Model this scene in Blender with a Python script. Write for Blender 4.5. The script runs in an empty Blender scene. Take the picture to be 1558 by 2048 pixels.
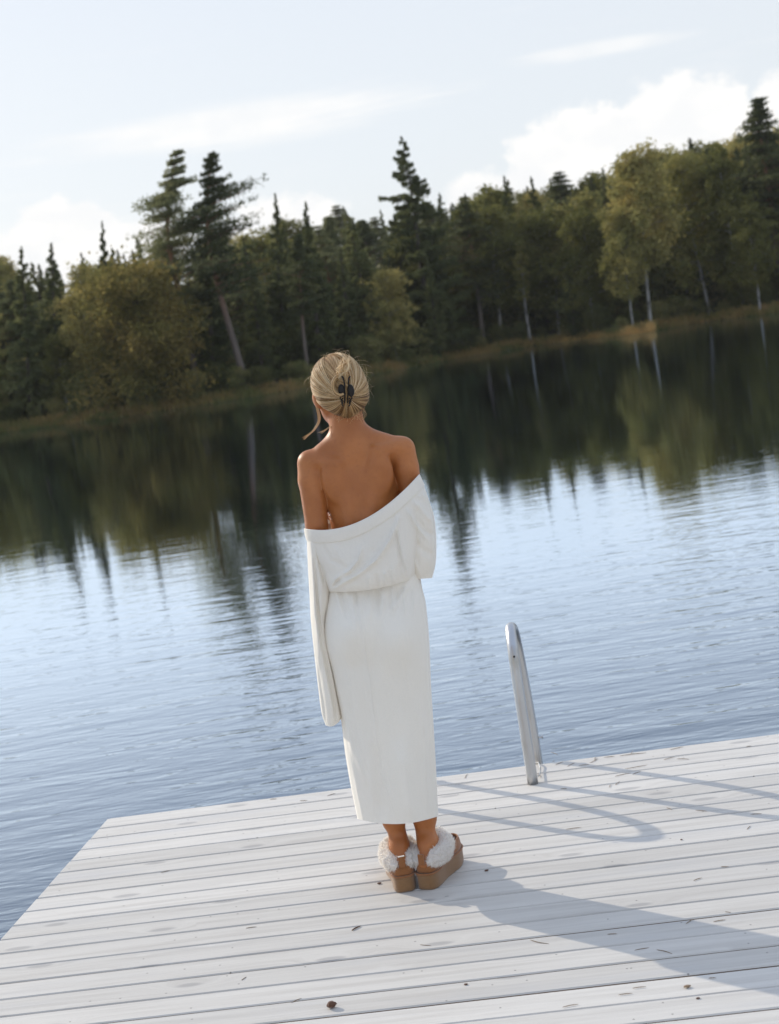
import bpy, math, random
import numpy as np
from mathutils import Vector, Matrix

rnd = random.Random(7)
RNG = np.random.default_rng(11)
sc = bpy.context.scene
C = sc.collection
R = math.radians

# ------------------------------------------------------------------ camera
FPX, PITCH, ROLL, CAMH = 3026.0, R(6.9), R(8.55), 1.70      # photograph is 1558 x 2048, deck top is z = 0
WATER = -0.60
fw = np.array([0, math.cos(PITCH), -math.sin(PITCH)])
up0 = np.array([0, math.sin(PITCH), math.cos(PITCH)])
rt0 = np.array([1.0, 0, 0])
RT = math.cos(ROLL) * rt0 - math.sin(ROLL) * up0
UP = math.sin(ROLL) * rt0 + math.cos(ROLL) * up0
EYE = np.array([0, 0, CAMH])
cam = bpy.data.cameras.new('camera')
camo = bpy.data.objects.new('camera', cam)
C.objects.link(camo)
camo.matrix_world = Matrix((( RT[0], UP[0], -fw[0], 0), (RT[1], UP[1], -fw[1], 0), (RT[2], UP[2], -fw[2], CAMH), (0, 0, 0, 1)))
cam.sensor_fit = 'VERTICAL'
cam.sensor_height = 56.0
cam.lens = FPX / 2048 * 56.0
cam.clip_start, cam.clip_end = 0.05, 3000
cam.dof.use_dof = True
cam.dof.focus_distance = 4.5
cam.dof.aperture_fstop = 8.0
sc.camera = camo

# ------------------------------------------------------------------ world, sun, exposure
SUN_EL, SUN_AZ = R(25), R(-44)          # azimuth clockwise from +Y
world = bpy.data.worlds.new('World')
sc.world = world
world.use_nodes = True
sun = bpy.data.lights.new('sun', 'SUN')
sun.energy = 2.05
sun.angle = R(0.55)
sun.color = (1.0, 0.91, 0.77)
suno = bpy.data.objects.new('sun', sun)
C.objects.link(suno)
sd = Vector((math.sin(SUN_AZ) * math.cos(SUN_EL), math.cos(SUN_AZ) * math.cos(SUN_EL), math.sin(SUN_EL)))
suno.rotation_euler = sd.to_track_quat('Z', 'Y').to_euler()
sc.view_settings.view_transform = 'Standard'
sc.view_settings.look = 'None'
sc.view_settings.exposure = 0.76
sc.view_settings.gamma = 1
sc.cycles.max_bounces = 6
sc.cycles.transparent_max_bounces = 8


class NT:
    """small helper that chains shader nodes"""
    def __init__(s, tree):
        s.t = tree
    def n(s, kind, **kw):
        nd = s.t.nodes.new(kind)
        ins = kw.pop('ins', {})
        for k, v in kw.items():
            setattr(nd, k, v)
        for k, v in ins.items():
            s.put(nd.inputs[k], v)
        return nd
    def put(s, sock, v):
        if isinstance(v, bpy.types.NodeSocket):
            s.t.links.new(v, sock)
        elif v is not None:
            sock.default_value = v
    def m(s, op, a, b=None, c=None, clamp=False):
        nd = s.t.nodes.new('ShaderNodeMath')
        nd.operation = op
        nd.use_clamp = clamp
        s.put(nd.inputs[0], a)
        if b is not None: s.put(nd.inputs[1], b)
        if c is not None: s.put(nd.inputs[2], c)
        return nd.outputs[0]
    def mix(s, f, a, b, blend='MIX'):
        nd = s.t.nodes.new('ShaderNodeMix')
        nd.data_type = 'RGBA'
        nd.blend_type = blend
        s.put(nd.inputs[0], f)
        s.put(nd.inputs[6], a if not isinstance(a, tuple) else (*a[:3], 1))
        s.put(nd.inputs[7], b if not isinstance(b, tuple) else (*b[:3], 1))
        return nd.outputs[2]
    def noise(s, vec, scale, detail=2, rough=0.5, dist=0.0, dims='3D'):
        nd = s.n('ShaderNodeTexNoise', noise_dimensions=dims)
        s.put(nd.inputs['Vector'], vec)
        nd.inputs['Scale'].default_value = scale
        nd.inputs['Detail'].default_value = detail
        nd.inputs['Roughness'].default_value = rough
        nd.inputs['Distortion'].default_value = dist
        return nd.outputs['Fac']
    def mapping(s, vec, scale=(1, 1, 1), rot=(0, 0, 0), loc=(0, 0, 0)):
        nd = s.n('ShaderNodeMapping')
        s.put(nd.inputs[0], vec)
        nd.inputs['Scale'].default_value = scale
        nd.inputs['Rotation'].default_value = rot
        nd.inputs['Location'].default_value = loc
        return nd.outputs[0]
    def ramp(s, f, stops):
        nd = s.n('ShaderNodeValToRGB')
        s.put(nd.inputs[0], f)
        el = nd.color_ramp.elements
        while len(el) < len(stops): el.new(0.5)
        for e, (p, c) in zip(el, stops):
            e.position = p
            e.color = (*c, 1) if isinstance(c, tuple) else (c, c, c, 1)
        return nd.outputs[0]
    def smooth(s, f, a, b, to0=0.0, to1=1.0):
        nd = s.n('ShaderNodeMapRange', interpolation_type='SMOOTHSTEP')
        s.put(nd.inputs[0], f)
        nd.inputs[1].default_value = a; nd.inputs[2].default_value = b
        nd.inputs[3].default_value = to0; nd.inputs[4].default_value = to1
        return nd.outputs[0]


def build_sky():
    t = NT(world.node_tree)
    bg = world.node_tree.nodes['Background']
    sky = t.n('ShaderNodeTexSky', sky_type='NISHITA', sun_disc=False, sun_elevation=SUN_EL,
              sun_rotation=SUN_AZ % (2 * math.pi), altitude=100.0, air_density=1.0, dust_density=1.6, ozone_density=2.2)
    d = t.n('ShaderNodeTexCoord').outputs['Generated']
    sx = t.n('ShaderNodeSeparateXYZ', ins={0: d})
    X, Y, Z = sx.outputs
    az = t.m('MULTIPLY', t.m('ARCTAN2', X, Y), 57.2958)
    el = t.m('MULTIPLY', t.m('ARCSINE', Z), 57.2958)
    ae = t.n('ShaderNodeCombineXYZ', ins={0: az, 1: el, 2: 0.0}).outputs[0]
    big = t.noise(t.mapping(ae, (0.16, 0.26, 1)), 1.0, 3, 0.55)
    fine = t.noise(t.mapping(ae, (0.9, 1.1, 1), loc=(3, 1, 0)), 1.0, 5, 0.6)
    puff = t.m('ADD', t.m('MULTIPLY', t.m('SUBTRACT', fine, 0.5), 0.95), t.m('MULTIPLY', t.m('SUBTRACT', big, 0.5), 0.6))
    total = None
    for (ca, ce, ra, re, soft) in ((-10.2, 4.6, 2.6, 1.9, 0.22), (-7.6, 4.2, 2.4, 1.2, 0.3), (-2.2, 4.2, 2.6, 1.4, 0.35),
                                   (9.0, 4.8, 3.8, 2.3, 0.22), (12.6, 5.2, 3.2, 2.4, 0.25), (16.6, 5.4, 1.9, 1.7, 0.25), (5.3, 4.2, 2.0, 1.1, 0.4),
                                   (-19.0, 5.0, 5.0, 2.4, 0.3), (26.0, 5.6, 6.0, 2.6, 0.3), (-44, 6.0, 9, 2.5, 0.4), (52, 6, 10, 3, 0.4)):
        a = t.m('DIVIDE', t.m('SUBTRACT', az, ca), ra)
        e = t.m('DIVIDE', t.m('SUBTRACT', el, ce), re)
        r = t.m('SQRT', t.m('ADD', t.m('MULTIPLY', a, a), t.m('MULTIPLY', e, e)))
        v = t.m('SUBTRACT', r, puff)
        c = t.smooth(v, 1.0, 1.0 - soft)
        total = c if total is None else t.m('MAXIMUM', total, c)
    # thin streaks high up, tilted a little, everywhere round the sky
    streak = t.noise(t.mapping(ae, (0.085, 0.95, 1), rot=(0, 0, R(2)), loc=(4.2, 7.7, 0)), 1.0, 4, 0.6, 0.4)
    veil = t.noise(t.mapping(ae, (0.05, 0.16, 1), loc=(1.3, 4.9, 0)), 1.0, 2, 0.5)
    a = t.m('DIVIDE', t.m('SUBTRACT', az, -4.0), 8.2)
    e = t.m('DIVIDE', t.m('SUBTRACT', t.m('SUBTRACT', el, t.m('MULTIPLY', az, 0.02)), 8.15), 1.0)
    r = t.m('SQRT', t.m('ADD', t.m('MULTIPLY', a, a), t.m('MULTIPLY', e, e)))
    lens = t.smooth(t.m('SUBTRACT', r, t.m('MULTIPLY', t.m('SUBTRACT', streak, 0.5), 1.6)), 1.12, 0.35)
    a = t.m('DIVIDE', t.m('SUBTRACT', az, 10.5), 3.6)
    e = t.m('DIVIDE', t.m('SUBTRACT', el, 8.75), 0.35)
    r = t.m('SQRT', t.m('ADD', t.m('MULTIPLY', a, a), t.m('MULTIPLY', e, e)))
    lens2 = t.smooth(t.m('SUBTRACT', r, t.m('MULTIPLY', t.m('SUBTRACT', streak, 0.5), 1.6)), 1.1, 0.3)
    cir = t.m('MULTIPLY', t.smooth(streak, 0.52, 0.78), t.smooth(veil, 0.42, 0.62))
    cir = t.m('MAXIMUM', t.m('MULTIPLY', cir, 0.55), t.m('MULTIPLY', lens, 0.8))
    cir = t.m('MAXIMUM', cir, t.m('MULTIPLY', lens2, 0.55))
    cover = t.m('MAXIMUM', total, cir)
    # pale haze low in the sky, thin bright veil all the way up
    up = t.smooth(el, 8.0, 34.0)
    pale = t.mix(up, (5.5, 5.75, 6.05), (4.1, 4.85, 6.3))
    base = t.mix(0.86, sky.outputs[0], pale)
    shade = t.smooth(t.noise(t.mapping(ae, (0.5, 0.8, 1), loc=(9, 2, 0)), 1.0, 3, 0.5), 0.3, 0.7)
    cloud = t.mix(shade, (6.35, 6.4, 6.45), (6.95, 6.85, 6.7))
    col = t.mix(cover, base, cloud)
    t.put(bg.inputs[0], col)
    bg.inputs[1].default_value = 0.092
build_sky()


# ------------------------------------------------------------------ geometry helpers
def at(px, py, Y):
    """world point seen at a pixel of the photograph, at distance Y in front of the camera"""
    px = np.asarray(px, float); py = np.asarray(py, float); Y = np.asarray(Y, float)
    d = fw + RT * ((px - 779) / FPX)[..., None] - UP * ((py - 1024) / FPX)[..., None]
    return EYE + d * (Y / d[..., 1])[..., None]

def ground(px, py, z=0.0):
    d = fw + RT * (px - 779) / FPX - UP * (py - 1024) / FPX
    return EYE + d * ((z - CAMH) / d[2])

def mesh(name, V, F, smooth=True):
    me = bpy.data.meshes.new(name)
    V = np.asarray(V, np.float32)
    if isinstance(F, np.ndarray):
        k = F.shape[1]
        me.vertices.add(len(V)); me.vertices.foreach_set('co', V.ravel())
        me.loops.add(F.size); me.loops.foreach_set('vertex_index', F.ravel().astype(np.int32))
        me.polygons.add(len(F))
        me.polygons.foreach_set('loop_start', np.arange(0, F.size, k, dtype=np.int32))
        me.update(calc_edges=True)
    else:
        me.from_pydata([tuple(v) for v in V], [], F)
    if smooth:
        me.polygons.foreach_set('use_smooth', np.ones(len(me.polygons), bool))
    me.update()
    return me

def obj(name, me, mt=None, parent=None, loc=None):
    o = bpy.data.objects.new(name, me)
    C.objects.link(o)
    if mt is not None and not me.materials: me.materials.append(mt)
    if parent is not None: o.parent = parent
    if loc is not None: o.location = loc
    return o

def empty(name, loc=(0, 0, 0), rz=0.0):
    o = bpy.data.objects.new(name, None)
    o.empty_display_size = 0.1
    C.objects.link(o)
    o.location = loc; o.rotation_euler = (0, 0, rz)
    return o

def tag(o, label=None, cat=None, group=None, kind=None):
    if label: o['label'] = label
    if cat: o['category'] = cat
    if group: o['group'] = group
    if kind: o['kind'] = kind
    return o

class MB:
    def __init__(s): s.v = []; s.f = []; s.n = 0
    def add(s, V, F):
        s.v.append(np.asarray(V, float)); s.f += [tuple(i + s.n for i in f) for f in F]; s.n += len(V)
    def mesh(s, name, smooth=True): return mesh(name, np.concatenate(s.v), s.f, smooth)
    def box(s, c, size, rz=0.0):
        x, y, z = np.array(size) / 2
        V = np.array([(a * x, b * y, d * z) for d in (-1, 1) for b in (-1, 1) for a in (-1, 1)])
        ca, sa = math.cos(rz), math.sin(rz)
        V = np.stack([V[:, 0] * ca - V[:, 1] * sa, V[:, 0] * sa + V[:, 1] * ca, V[:, 2]], 1) + c
        s.add(V, [(0, 2, 3, 1), (4, 5, 7, 6), (0, 1, 5, 4), (2, 6, 7, 3), (0, 4, 6, 2), (1, 3, 7, 5)])
    def tube(s, P, rad, n=8, cap=True, flat=None):
        P = np.asarray(P, float); m = len(P)
        rad = np.broadcast_to(np.asarray(rad, float), (m,))
        T = np.gradient(P, axis=0); T /= np.linalg.norm(T, axis=1)[:, None] + 1e-12
        a = np.array([0, 0, 1.0]) if abs(T[0][2]) < 0.9 else np.array([1.0, 0, 0])
        U = np.cross(T[0], a); U /= np.linalg.norm(U)
        V = []
        th = np.linspace(0, 2 * math.pi, n, endpoint=False)
        for i in range(m):
            U = U - T[i] * (U @ T[i]); U /= np.linalg.norm(U) + 1e-12
            W = np.cross(T[i], U)
            V.append(P[i] + rad[i] * (np.cos(th)[:, None] * U + np.sin(th)[:, None] * W * (flat or 1)))
        F = [(i * n + j, i * n + (j + 1) % n, (i + 1) * n + (j + 1) % n, (i + 1) * n + j) for i in range(m - 1) for j in range(n)]
        if cap:
            F.append(tuple(range(n - 1, -1, -1))); F.append(tuple((m - 1) * n + j for j in range(n)))
        s.add(np.concatenate(V), F)

def spline(P, k):
    """Catmull-Rom through points, k samples in all"""
    P = np.asarray(P, float); n = len(P)
    Q = np.concatenate([[2 * P[0] - P[1]], P, [2 * P[-1] - P[-2]]])
    t = np.linspace(0, n - 1 - 1e-9, k); i = t.astype(int); f = (t - i)[:, None]
    a, b, c, d = Q[i], Q[i + 1], Q[i + 2], Q[i + 3]
    return 0.5 * ((2 * b) + (-a + c) * f + (2 * a - 5 * b + 4 * c - d) * f * f + (-a + 3 * b - 3 * c + d) * f ** 3)

def principled(name, base=(0.5, 0.5, 0.5), rough=0.6, **kw):
    m = bpy.data.materials.new(name)
    m.use_nodes = True
    b = m.node_tree.nodes['Principled BSDF']
    b.inputs['Base Color'].default_value = (*base, 1)
    b.inputs['Roughness'].default_value = rough
    for k, v in kw.items():
        b.inputs[k].default_value = v
    return m, NT(m.node_tree), b

def bump(t, b, h, dist, strength=1.0):
    nd = t.n('ShaderNodeBump', ins={'Height': h})
    nd.inputs['Strength'].default_value = strength
    nd.inputs['Distance'].default_value = dist
    t.put(b.inputs['Normal'], nd.outputs[0])
    return nd


# ------------------------------------------------------------------ materials
def mat_wood():
    m, t, b = principled('whitewashed_wood', rough=0.62)
    oi = t.n('ShaderNodeObjectInfo').outputs
    tc = t.n('ShaderNodeTexCoord').outputs['Object']
    off = t.n('ShaderNodeVectorMath', operation='SCALE', ins={0: (17.3, 5.1, 3.7)})
    t.put(off.inputs['Scale'], oi['Random'])
    v = t.n('ShaderNodeVectorMath', operation='ADD', ins={0: tc, 1: off.outputs[0]}).outputs[0]
    # knots: sparse cells, stretched along the board
    vor = t.n('ShaderNodeTexVoronoi', feature='F1', voronoi_dimensions='2D')
    t.put(vor.inputs['Vector'], t.mapping(v, (2.1, 6.5, 1)))
    vor.inputs['Scale'].default_value = 1.0
    cellr = t.n('ShaderNodeSeparateColor', ins={0: vor.outputs['Color']}).outputs[0]
    kd = vor.outputs['Distance']
    keep = t.m('GREATER_THAN', cellr, 0.5)
    warp = t.m('MULTIPLY', t.smooth(kd, 0.34, 0.0), keep)
    # grain, bent round the knots
    gv = t.n('ShaderNodeVectorMath', operation='ADD', ins={0: t.mapping(v, (1.6, 42, 20)), 1: t.n('ShaderNodeCombineXYZ', ins={0: 0.0, 1: t.m('MULTIPLY', warp, 2.2), 2: 0.0}).outputs[0]}).outputs[0]
    grain = t.noise(gv, 1.0, 5, 0.62, 0.3)
    fib = t.noise(t.mapping(v, (9, 330, 60)), 1.0, 2, 0.6)
    worn = t.noise(t.mapping(v, (1.1, 7, 5)), 1.0, 4, 0.6)
    blot = t.noise(t.mapping(v, (4, 14, 5), loc=(5, 5, 5)), 1.0, 3, 0.6)
    c = t.mix(t.smooth(grain, 0.35, 0.75), (0.67, 0.635, 0.58), (0.56, 0.525, 0.475))
    c = t.mix(t.m('MULTIPLY', t.smooth(fib, 0.55, 0.8), 0.30), c, (0.43, 0.40, 0.37))
    c = t.mix(t.m('MULTIPLY', t.smooth(worn, 0.50, 0.72), 0.45), c, (0.55, 0.54, 0.53))
    c = t.mix(t.m('MULTIPLY', t.smooth(blot, 0.62, 0.76), 0.5), c, (0.74, 0.71, 0.655))
    kn = t.m('MULTIPLY', t.smooth(t.m('ADD', kd, t.m('MULTIPLY', t.m('SUBTRACT', grain, 0.5), 0.12)), 0.11, 0.05), keep)
    c = t.mix(t.m('MULTIPLY', kn, 0.6), c, (0.34, 0.325, 0.315))
    specks = t.n('ShaderNodeTexVoronoi', feature='F1', voronoi_dimensions='2D')
    t.put(specks.inputs['Vector'], t.mapping(v, (16, 16, 1)))
    specks.inputs['Scale'].default_value = 1.0
    sr = t.n('ShaderNodeSeparateColor', ins={0: specks.outputs['Color']}).outputs
    sp = t.m('MULTIPLY', t.m('LESS_THAN', specks.outputs['Distance'], 0.045), t.m('GREATER_THAN', sr[1], 0.86))
    c = t.mix(t.m('MULTIPLY', sp, 0.65), c, (0.12, 0.10, 0.085))
    tone = t.smooth(oi['Random'], 0, 1, 0.87, 1.05)
    hsv = t.n('ShaderNodeHueSaturation', ins={'Color': c})
    t.put(hsv.inputs['Value'], tone)
    t.put(b.inputs['Base Color'], hsv.outputs[0])
    h = t.m('ADD', t.m('MULTIPLY', grain, 1.0), t.m('MULTIPLY', fib, 0.5))
    bump(t, b, h, 0.0012, 0.6)
    return m

def mat_plain_wood():
    m, t, b = principled('grey_timber', (0.26, 0.23, 0.19), 0.8)
    tc = t.n('ShaderNodeTexCoord').outputs['Object']
    g = t.noise(t.mapping(tc, (2, 30, 30)), 1.0, 4)
    t.put(b.inputs['Base Color'], t.mix(g, (0.34, 0.30, 0.25), (0.18, 0.155, 0.13)))
    return m

def mat_water():
    m = bpy.data.materials.new('lake_water')
    m.use_nodes = True
    t = NT(m.node_tree)
    m.node_tree.nodes.remove(m.node_tree.nodes['Principled BSDF'])
    out = m.node_tree.nodes['Material Output']
    geo = t.n('ShaderNodeNewGeometry').outputs['Position']
    sw = t.noise(t.mapping(geo, (0.55, 2.3, 1), rot=(0, 0, R(-9))), 1.0, 2, 0.5, 0.35)
    rip = t.noise(t.mapping(geo, (2.2, 8.5, 1), rot=(0, 0, R(-7)), loc=(3, 9, 0)), 1.0, 2, 0.55, 0.5)
    fin = t.noise(t.mapping(geo, (7.0, 19, 1), rot=(0, 0, R(5)), loc=(1, 5, 0)), 1.0, 2, 0.5, 0.3)
    patch = t.smooth(t.noise(t.mapping(geo, (0.10, 0.05, 1)), 1.0, 2, 0.5), 0.3, 0.7, 0.5, 1.2)
    h = t.m('ADD', t.m('MULTIPLY', sw, 0.0050), t.m('ADD', t.m('MULTIPLY', rip, 0.0030), t.m('MULTIPLY', fin, 0.0011)))
    dist = t.n('ShaderNodeVectorMath', operation='LENGTH', ins={0: geo}).outputs['Value']
    h = t.m('MULTIPLY', t.m('MULTIPLY', h, patch), t.smooth(dist, 6.0, 21.0, 2.1, 0.42))      # the lee of the forest is calmer
    bp = t.n('ShaderNodeBump', ins={'Height': h})
    bp.inputs['Strength'].default_value = 1.0
    bp.inputs['Distance'].default_value = 1.0
    fr = t.n('ShaderNodeFresnel', ins={'Normal': bp.outputs[0]})
    fr.inputs['IOR'].default_value = 1.5
    fac = t.m('MULTIPLY_ADD', fr.outputs[0], 2.5, -0.03, clamp=True)
    d = t.n('ShaderNodeBsdfDiffuse', ins={'Color': (0.010, 0.012, 0.007, 1)})
    g = t.n('ShaderNodeBsdfGlossy', ins={'Color': (0.79, 0.885, 1.0, 1), 'Roughness': 0.01, 'Normal': bp.outputs[0]})
    mx = t.n('ShaderNodeMixShader', ins={0: fac, 1: d.outputs[0], 2: g.outputs[0]})
    t.put(out.inputs[0], mx.outputs[0])
    return m

def mat_leaves(name, c1, c2, c3=None, trans=0.35):
    m = bpy.data.materials.new(name)
    m.use_nodes = True
    t = NT(m.node_tree)
    m.node_tree.nodes.remove(m.node_tree.nodes['Principled BSDF'])
    out = m.node_tree.nodes['Material Output']
    oi = t.n('ShaderNodeObjectInfo').outputs
    geo = t.n('ShaderNodeNewGeometry').outputs['Position']
    n1 = t.noise(geo, 0.55, 2, 0.5)
    n2 = t.noise(geo, 3.2, 2, 0.6)
    c = t.mix(t.smooth(n1, 0.35, 0.65), c1, c2)
    c = t.mix(t.m('MULTIPLY', t.smooth(n2, 0.5, 0.75), 0.5), c, c3 or c2)
    hsv = t.n('ShaderNodeHueSaturation', ins={'Color': c})
    t.put(hsv.inputs['Value'], t.smooth(oi['Random'], 0, 1, 0.85, 1.95))
    t.put(hsv.inputs['Hue'], t.smooth(oi['Random'], 0, 1, 0.515, 0.488))
    d = t.n('ShaderNodeBsdfDiffuse', ins={'Color': hsv.outputs[0]})
    tr = t.n('ShaderNodeBsdfTranslucent', ins={'Color': hsv.outputs[0]})
    mx = t.n('ShaderNodeMixShader', ins={0: trans, 1: d.outputs[0], 2: tr.outputs[0]})
    t.put(out.inputs[0], mx.outputs[0])
    return m

def mat_bark(name, low, high, blotch=None):
    m, t, b = principled(name, low, 0.9)
    tc = t.n('ShaderNodeTexCoord').outputs['Object']
    z = t.n('ShaderNodeSeparateXYZ', ins={0: tc}).outputs[2]
    c = t.mix(t.smooth(z, 2.5, 6.0), low, high)
    n = t.noise(t.mapping(tc, (8, 8, 2)), 1.0, 3)
    if blotch:
        c = t.mix(t.smooth(n, 0.5, 0.62), c, blotch)
    else:
        c = t.mix(t.m('MULTIPLY', n, 0.6), c, (0.04, 0.033, 0.028))
    t.put(b.inputs['Base Color'], c)
    return m

def mat_ground():
    m, t, b = principled('forest_floor', (0.05, 0.05, 0.03), 0.95)
    geo = t.n('ShaderNodeNewGeometry').outputs['Position']
    n = t.noise(geo, 0.6, 4, 0.6)
    t.put(b.inputs['Base Color'], t.ramp(n, [(0.3, (0.035, 0.04, 0.02)), (0.55, (0.07, 0.065, 0.032)), (0.75, (0.11, 0.085, 0.045))]))
    bump(t, b, t.noise(geo, 3, 3), 0.2)
    return m

def mat_grass():
    m = mat_leaves('bank_grass_blades', (0.11, 0.115, 0.040), (0.21, 0.155, 0.058), (0.26, 0.15, 0.065), 0.4)
    return m

def mat_cloth(name, base, trans=0.30, knit=True):
    m = bpy.data.materials.new(name)
    m.use_nodes = True
    t = NT(m.node_tree)
    b = m.node_tree.nodes['Principled BSDF']
    out = m.node_tree.nodes['Material Output']
    b.inputs['Roughness'].default_value = 0.85
    b.inputs['Sheen Weight'].default_value = 0.25
    b.inputs['Sheen Roughness'].default_value = 0.5
    tc = t.n('ShaderNodeTexCoord').outputs['Object']
    weave = t.noise(t.mapping(tc, (260, 260, 900)), 1.0, 1)
    soft = t.noise(t.mapping(tc, (26, 26, 5)), 1.0, 4, 0.6, 0.4)
    wide = t.noise(t.mapping(tc, (6, 6, 3)), 1.0, 2)
    c = t.mix(t.smooth(wide, 0.3, 0.7), base, tuple(x * 0.96 for x in base))
    c = t.mix(t.m('MULTIPLY', t.smooth(weave, 0.4, 0.7), 0.35), c, tuple(x * 0.88 for x in base))
    t.put(b.inputs['Base Color'], c)
    h = t.m('ADD', t.m('MULTIPLY', soft, 1.0), t.m('MULTIPLY', weave, 0.10))
    bp = bump(t, b, h, 0.0075, 0.6)
    tr = t.n('ShaderNodeBsdfTranslucent')
    t.put(tr.inputs[0], c)
    t.put(tr.inputs[1], bp.outputs[0])
    mx = t.n('ShaderNodeMixShader', ins={0: trans, 1: b.outputs[0], 2: tr.outputs[0]})
    t.put(out.inputs[0], mx.outputs[0])
    return m

def mat_skin():
    m, t, b = principled('tanned_skin', (0.43, 0.19, 0.085), 0.48)
    b.inputs['Subsurface Weight'].default_value = 0.18
    b.inputs['Subsurface Radius'].default_value = (1.0, 0.35, 0.15)
    b.inputs['Subsurface Scale'].default_value = 0.012
    b.inputs['Specular IOR Level'].default_value = 0.42
    tc = t.n('ShaderNodeTexCoord').outputs['Object']
    n = t.noise(tc, 9, 3, 0.5)
    n2 = t.noise(tc, 90, 3, 0.6)
    c = t.mix(t.smooth(n, 0.3, 0.7), (0.36, 0.120, 0.031), (0.45, 0.163, 0.048))
    c = t.mix(t.m('MULTIPLY', t.smooth(n2, 0.5, 0.75), 0.35), c, (0.30, 0.10, 0.035))
    t.put(b.inputs['Base Color'], c)
    bump(t, b, n2, 0.0008, 0.5)
    return m

def mat_hair():
    m, t, b = principled('blonde_hair', (0.5, 0.36, 0.2), 0.45)
    b.inputs['Specular IOR Level'].default_value = 0.6
    b.inputs['Anisotropic'].default_value = 0.5
    at_ = t.n('ShaderNodeAttribute', attribute_name='tone')
    c = t.ramp(at_.outputs['Fac'], [(0.0, (0.15, 0.068, 0.022)), (0.35, (0.42, 0.235, 0.085)), (0.7, (0.74, 0.50, 0.235)), (1.0, (0.92, 0.75, 0.48))])
    t.put(b.inputs['Base Color'], c)
    out = m.node_tree.nodes['Material Output']
    tr = t.n('ShaderNodeBsdfTranslucent')
    t.put(tr.inputs[0], c)
    mx = t.n('ShaderNodeMixShader', ins={0: 0.38, 1: b.outputs[0], 2: tr.outputs[0]})
    t.put(out.inputs[0], mx.outputs[0])
    return m

def mat_suede(name, base, weave=False):
    m, t, b = principled(name, base, 0.9)
    b.inputs['Sheen Weight'].default_value = 0.3
    tc = t.n('ShaderNodeTexCoord').outputs['Object']
    n = t.noise(t.mapping(tc, (60, 60, 420) if weave else (120, 120, 120)), 1.0, 3, 0.6)
    t.put(b.inputs['Base Color'], t.mix(n, tuple(x * 0.72 for x in base), tuple(min(1, x * 1.2) for x in base)))
    bump(t, b, n, 0.0015 if weave else 0.0006)
    return m

M = {}
M['wood'] = mat_wood()
M['timber'] = mat_plain_wood()
M['board_edge'], _, _ = principled('brown_board_edge', (0.20, 0.135, 0.085), 0.85)  # brown side faces make the gaps between the planks darker and warmer
M['water'] = mat_water()
M['ground'] = mat_ground()
M['grass'] = mat_grass()
M['spruce'] = mat_leaves('spruce_needles', (0.072, 0.084, 0.036), (0.105, 0.112, 0.046), (0.135, 0.135, 0.055), 0.5)
M['pine'] = mat_leaves('pine_needles', (0.090, 0.100, 0.048), (0.125, 0.130, 0.060), (0.17, 0.155, 0.07), 0.5)
M['birch'] = mat_leaves('birch_leaves', (0.16, 0.155, 0.052), (0.22, 0.195, 0.066), (0.28, 0.22, 0.075), 0.45)
M['willow'] = mat_leaves('willow_leaves', (0.19, 0.16, 0.055), (0.29, 0.205, 0.072), (0.25, 0.20, 0.062), 0.5)
M['bush'] = mat_leaves('bush_leaves', (0.10, 0.112, 0.042), (0.16, 0.15, 0.055), (0.20, 0.16, 0.066), 0.45)
M['bark_spruce'] = mat_bark('spruce_bark', (0.10, 0.078, 0.062), (0.085, 0.07, 0.056))
M['bark_pine'] = mat_bark('pine_bark', (0.16, 0.125, 0.10), (0.32, 0.16, 0.085))
M['bark_birch'] = mat_bark('birch_bark', (0.30, 0.285, 0.26), (0.36, 0.345, 0.32), (0.08, 0.07, 0.06))
M['cloth'] = mat_cloth('white_jersey', (0.90, 0.84, 0.735), 0.12)
M['skirt'] = mat_cloth('white_skirt_jersey', (0.90, 0.845, 0.745), 0.06)
M['skin'] = mat_skin()
M['hair'] = mat_hair()
M['clip'], _, _ = principled('dark_tortoiseshell', (0.012, 0.009, 0.007), 0.4, **{'Specular IOR Level': 0.25})
M['suede'] = mat_suede('chestnut_suede', (0.27, 0.102, 0.029))
M['sole'] = mat_suede('tan_woven_sole', (0.25, 0.132, 0.054), True)
M['fur'] = mat_leaves('white_sheepskin', (0.93, 0.89, 0.83), (0.95, 0.92, 0.87), (0.90, 0.85, 0.78), 0.45)
for _n in M['fur'].node_tree.nodes:
    if _n.type == 'HUE_SAT':
        for _i in ('Value', 'Hue'):
            for _l in list(_n.inputs[_i].links): M['fur'].node_tree.links.remove(_l)
        _n.inputs['Value'].default_value = 1.0; _n.inputs['Hue'].default_value = 0.5
M['dark'], _, _ = principled('hole_shade_black', (0.01, 0.01, 0.01), 0.8)


def mat_metal():
    m, t, b = principled('brushed_aluminium', (0.62, 0.63, 0.64), 0.36, Metallic=1.0)
    tc = t.n('ShaderNodeTexCoord').outputs['Object']
    n = t.noise(t.mapping(tc, (90, 90, 12)), 1.0, 3)
    t.put(b.inputs['Roughness'], t.smooth(n, 0.2, 0.8, 0.28, 0.5))
    tan_mix = t.noise(t.mapping(tc, (14, 14, 5), loc=(2, 3, 1)), 1.0, 4)
    t.put(b.inputs['Base Color'], t.mix(t.m('MULTIPLY', t.smooth(tan_mix, 0.52, 0.72), 0.6), (0.54, 0.545, 0.55), (0.33, 0.29, 0.23)))  # irregular tan patches mixed into the grey
    return m
M['metal'] = mat_metal()
M['debris'] = mat_suede('dry_plant_matter', (0.22, 0.14, 0.075))
M['rust_leaf'] = mat_suede('brown_leaf', (0.12, 0.055, 0.030))


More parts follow.
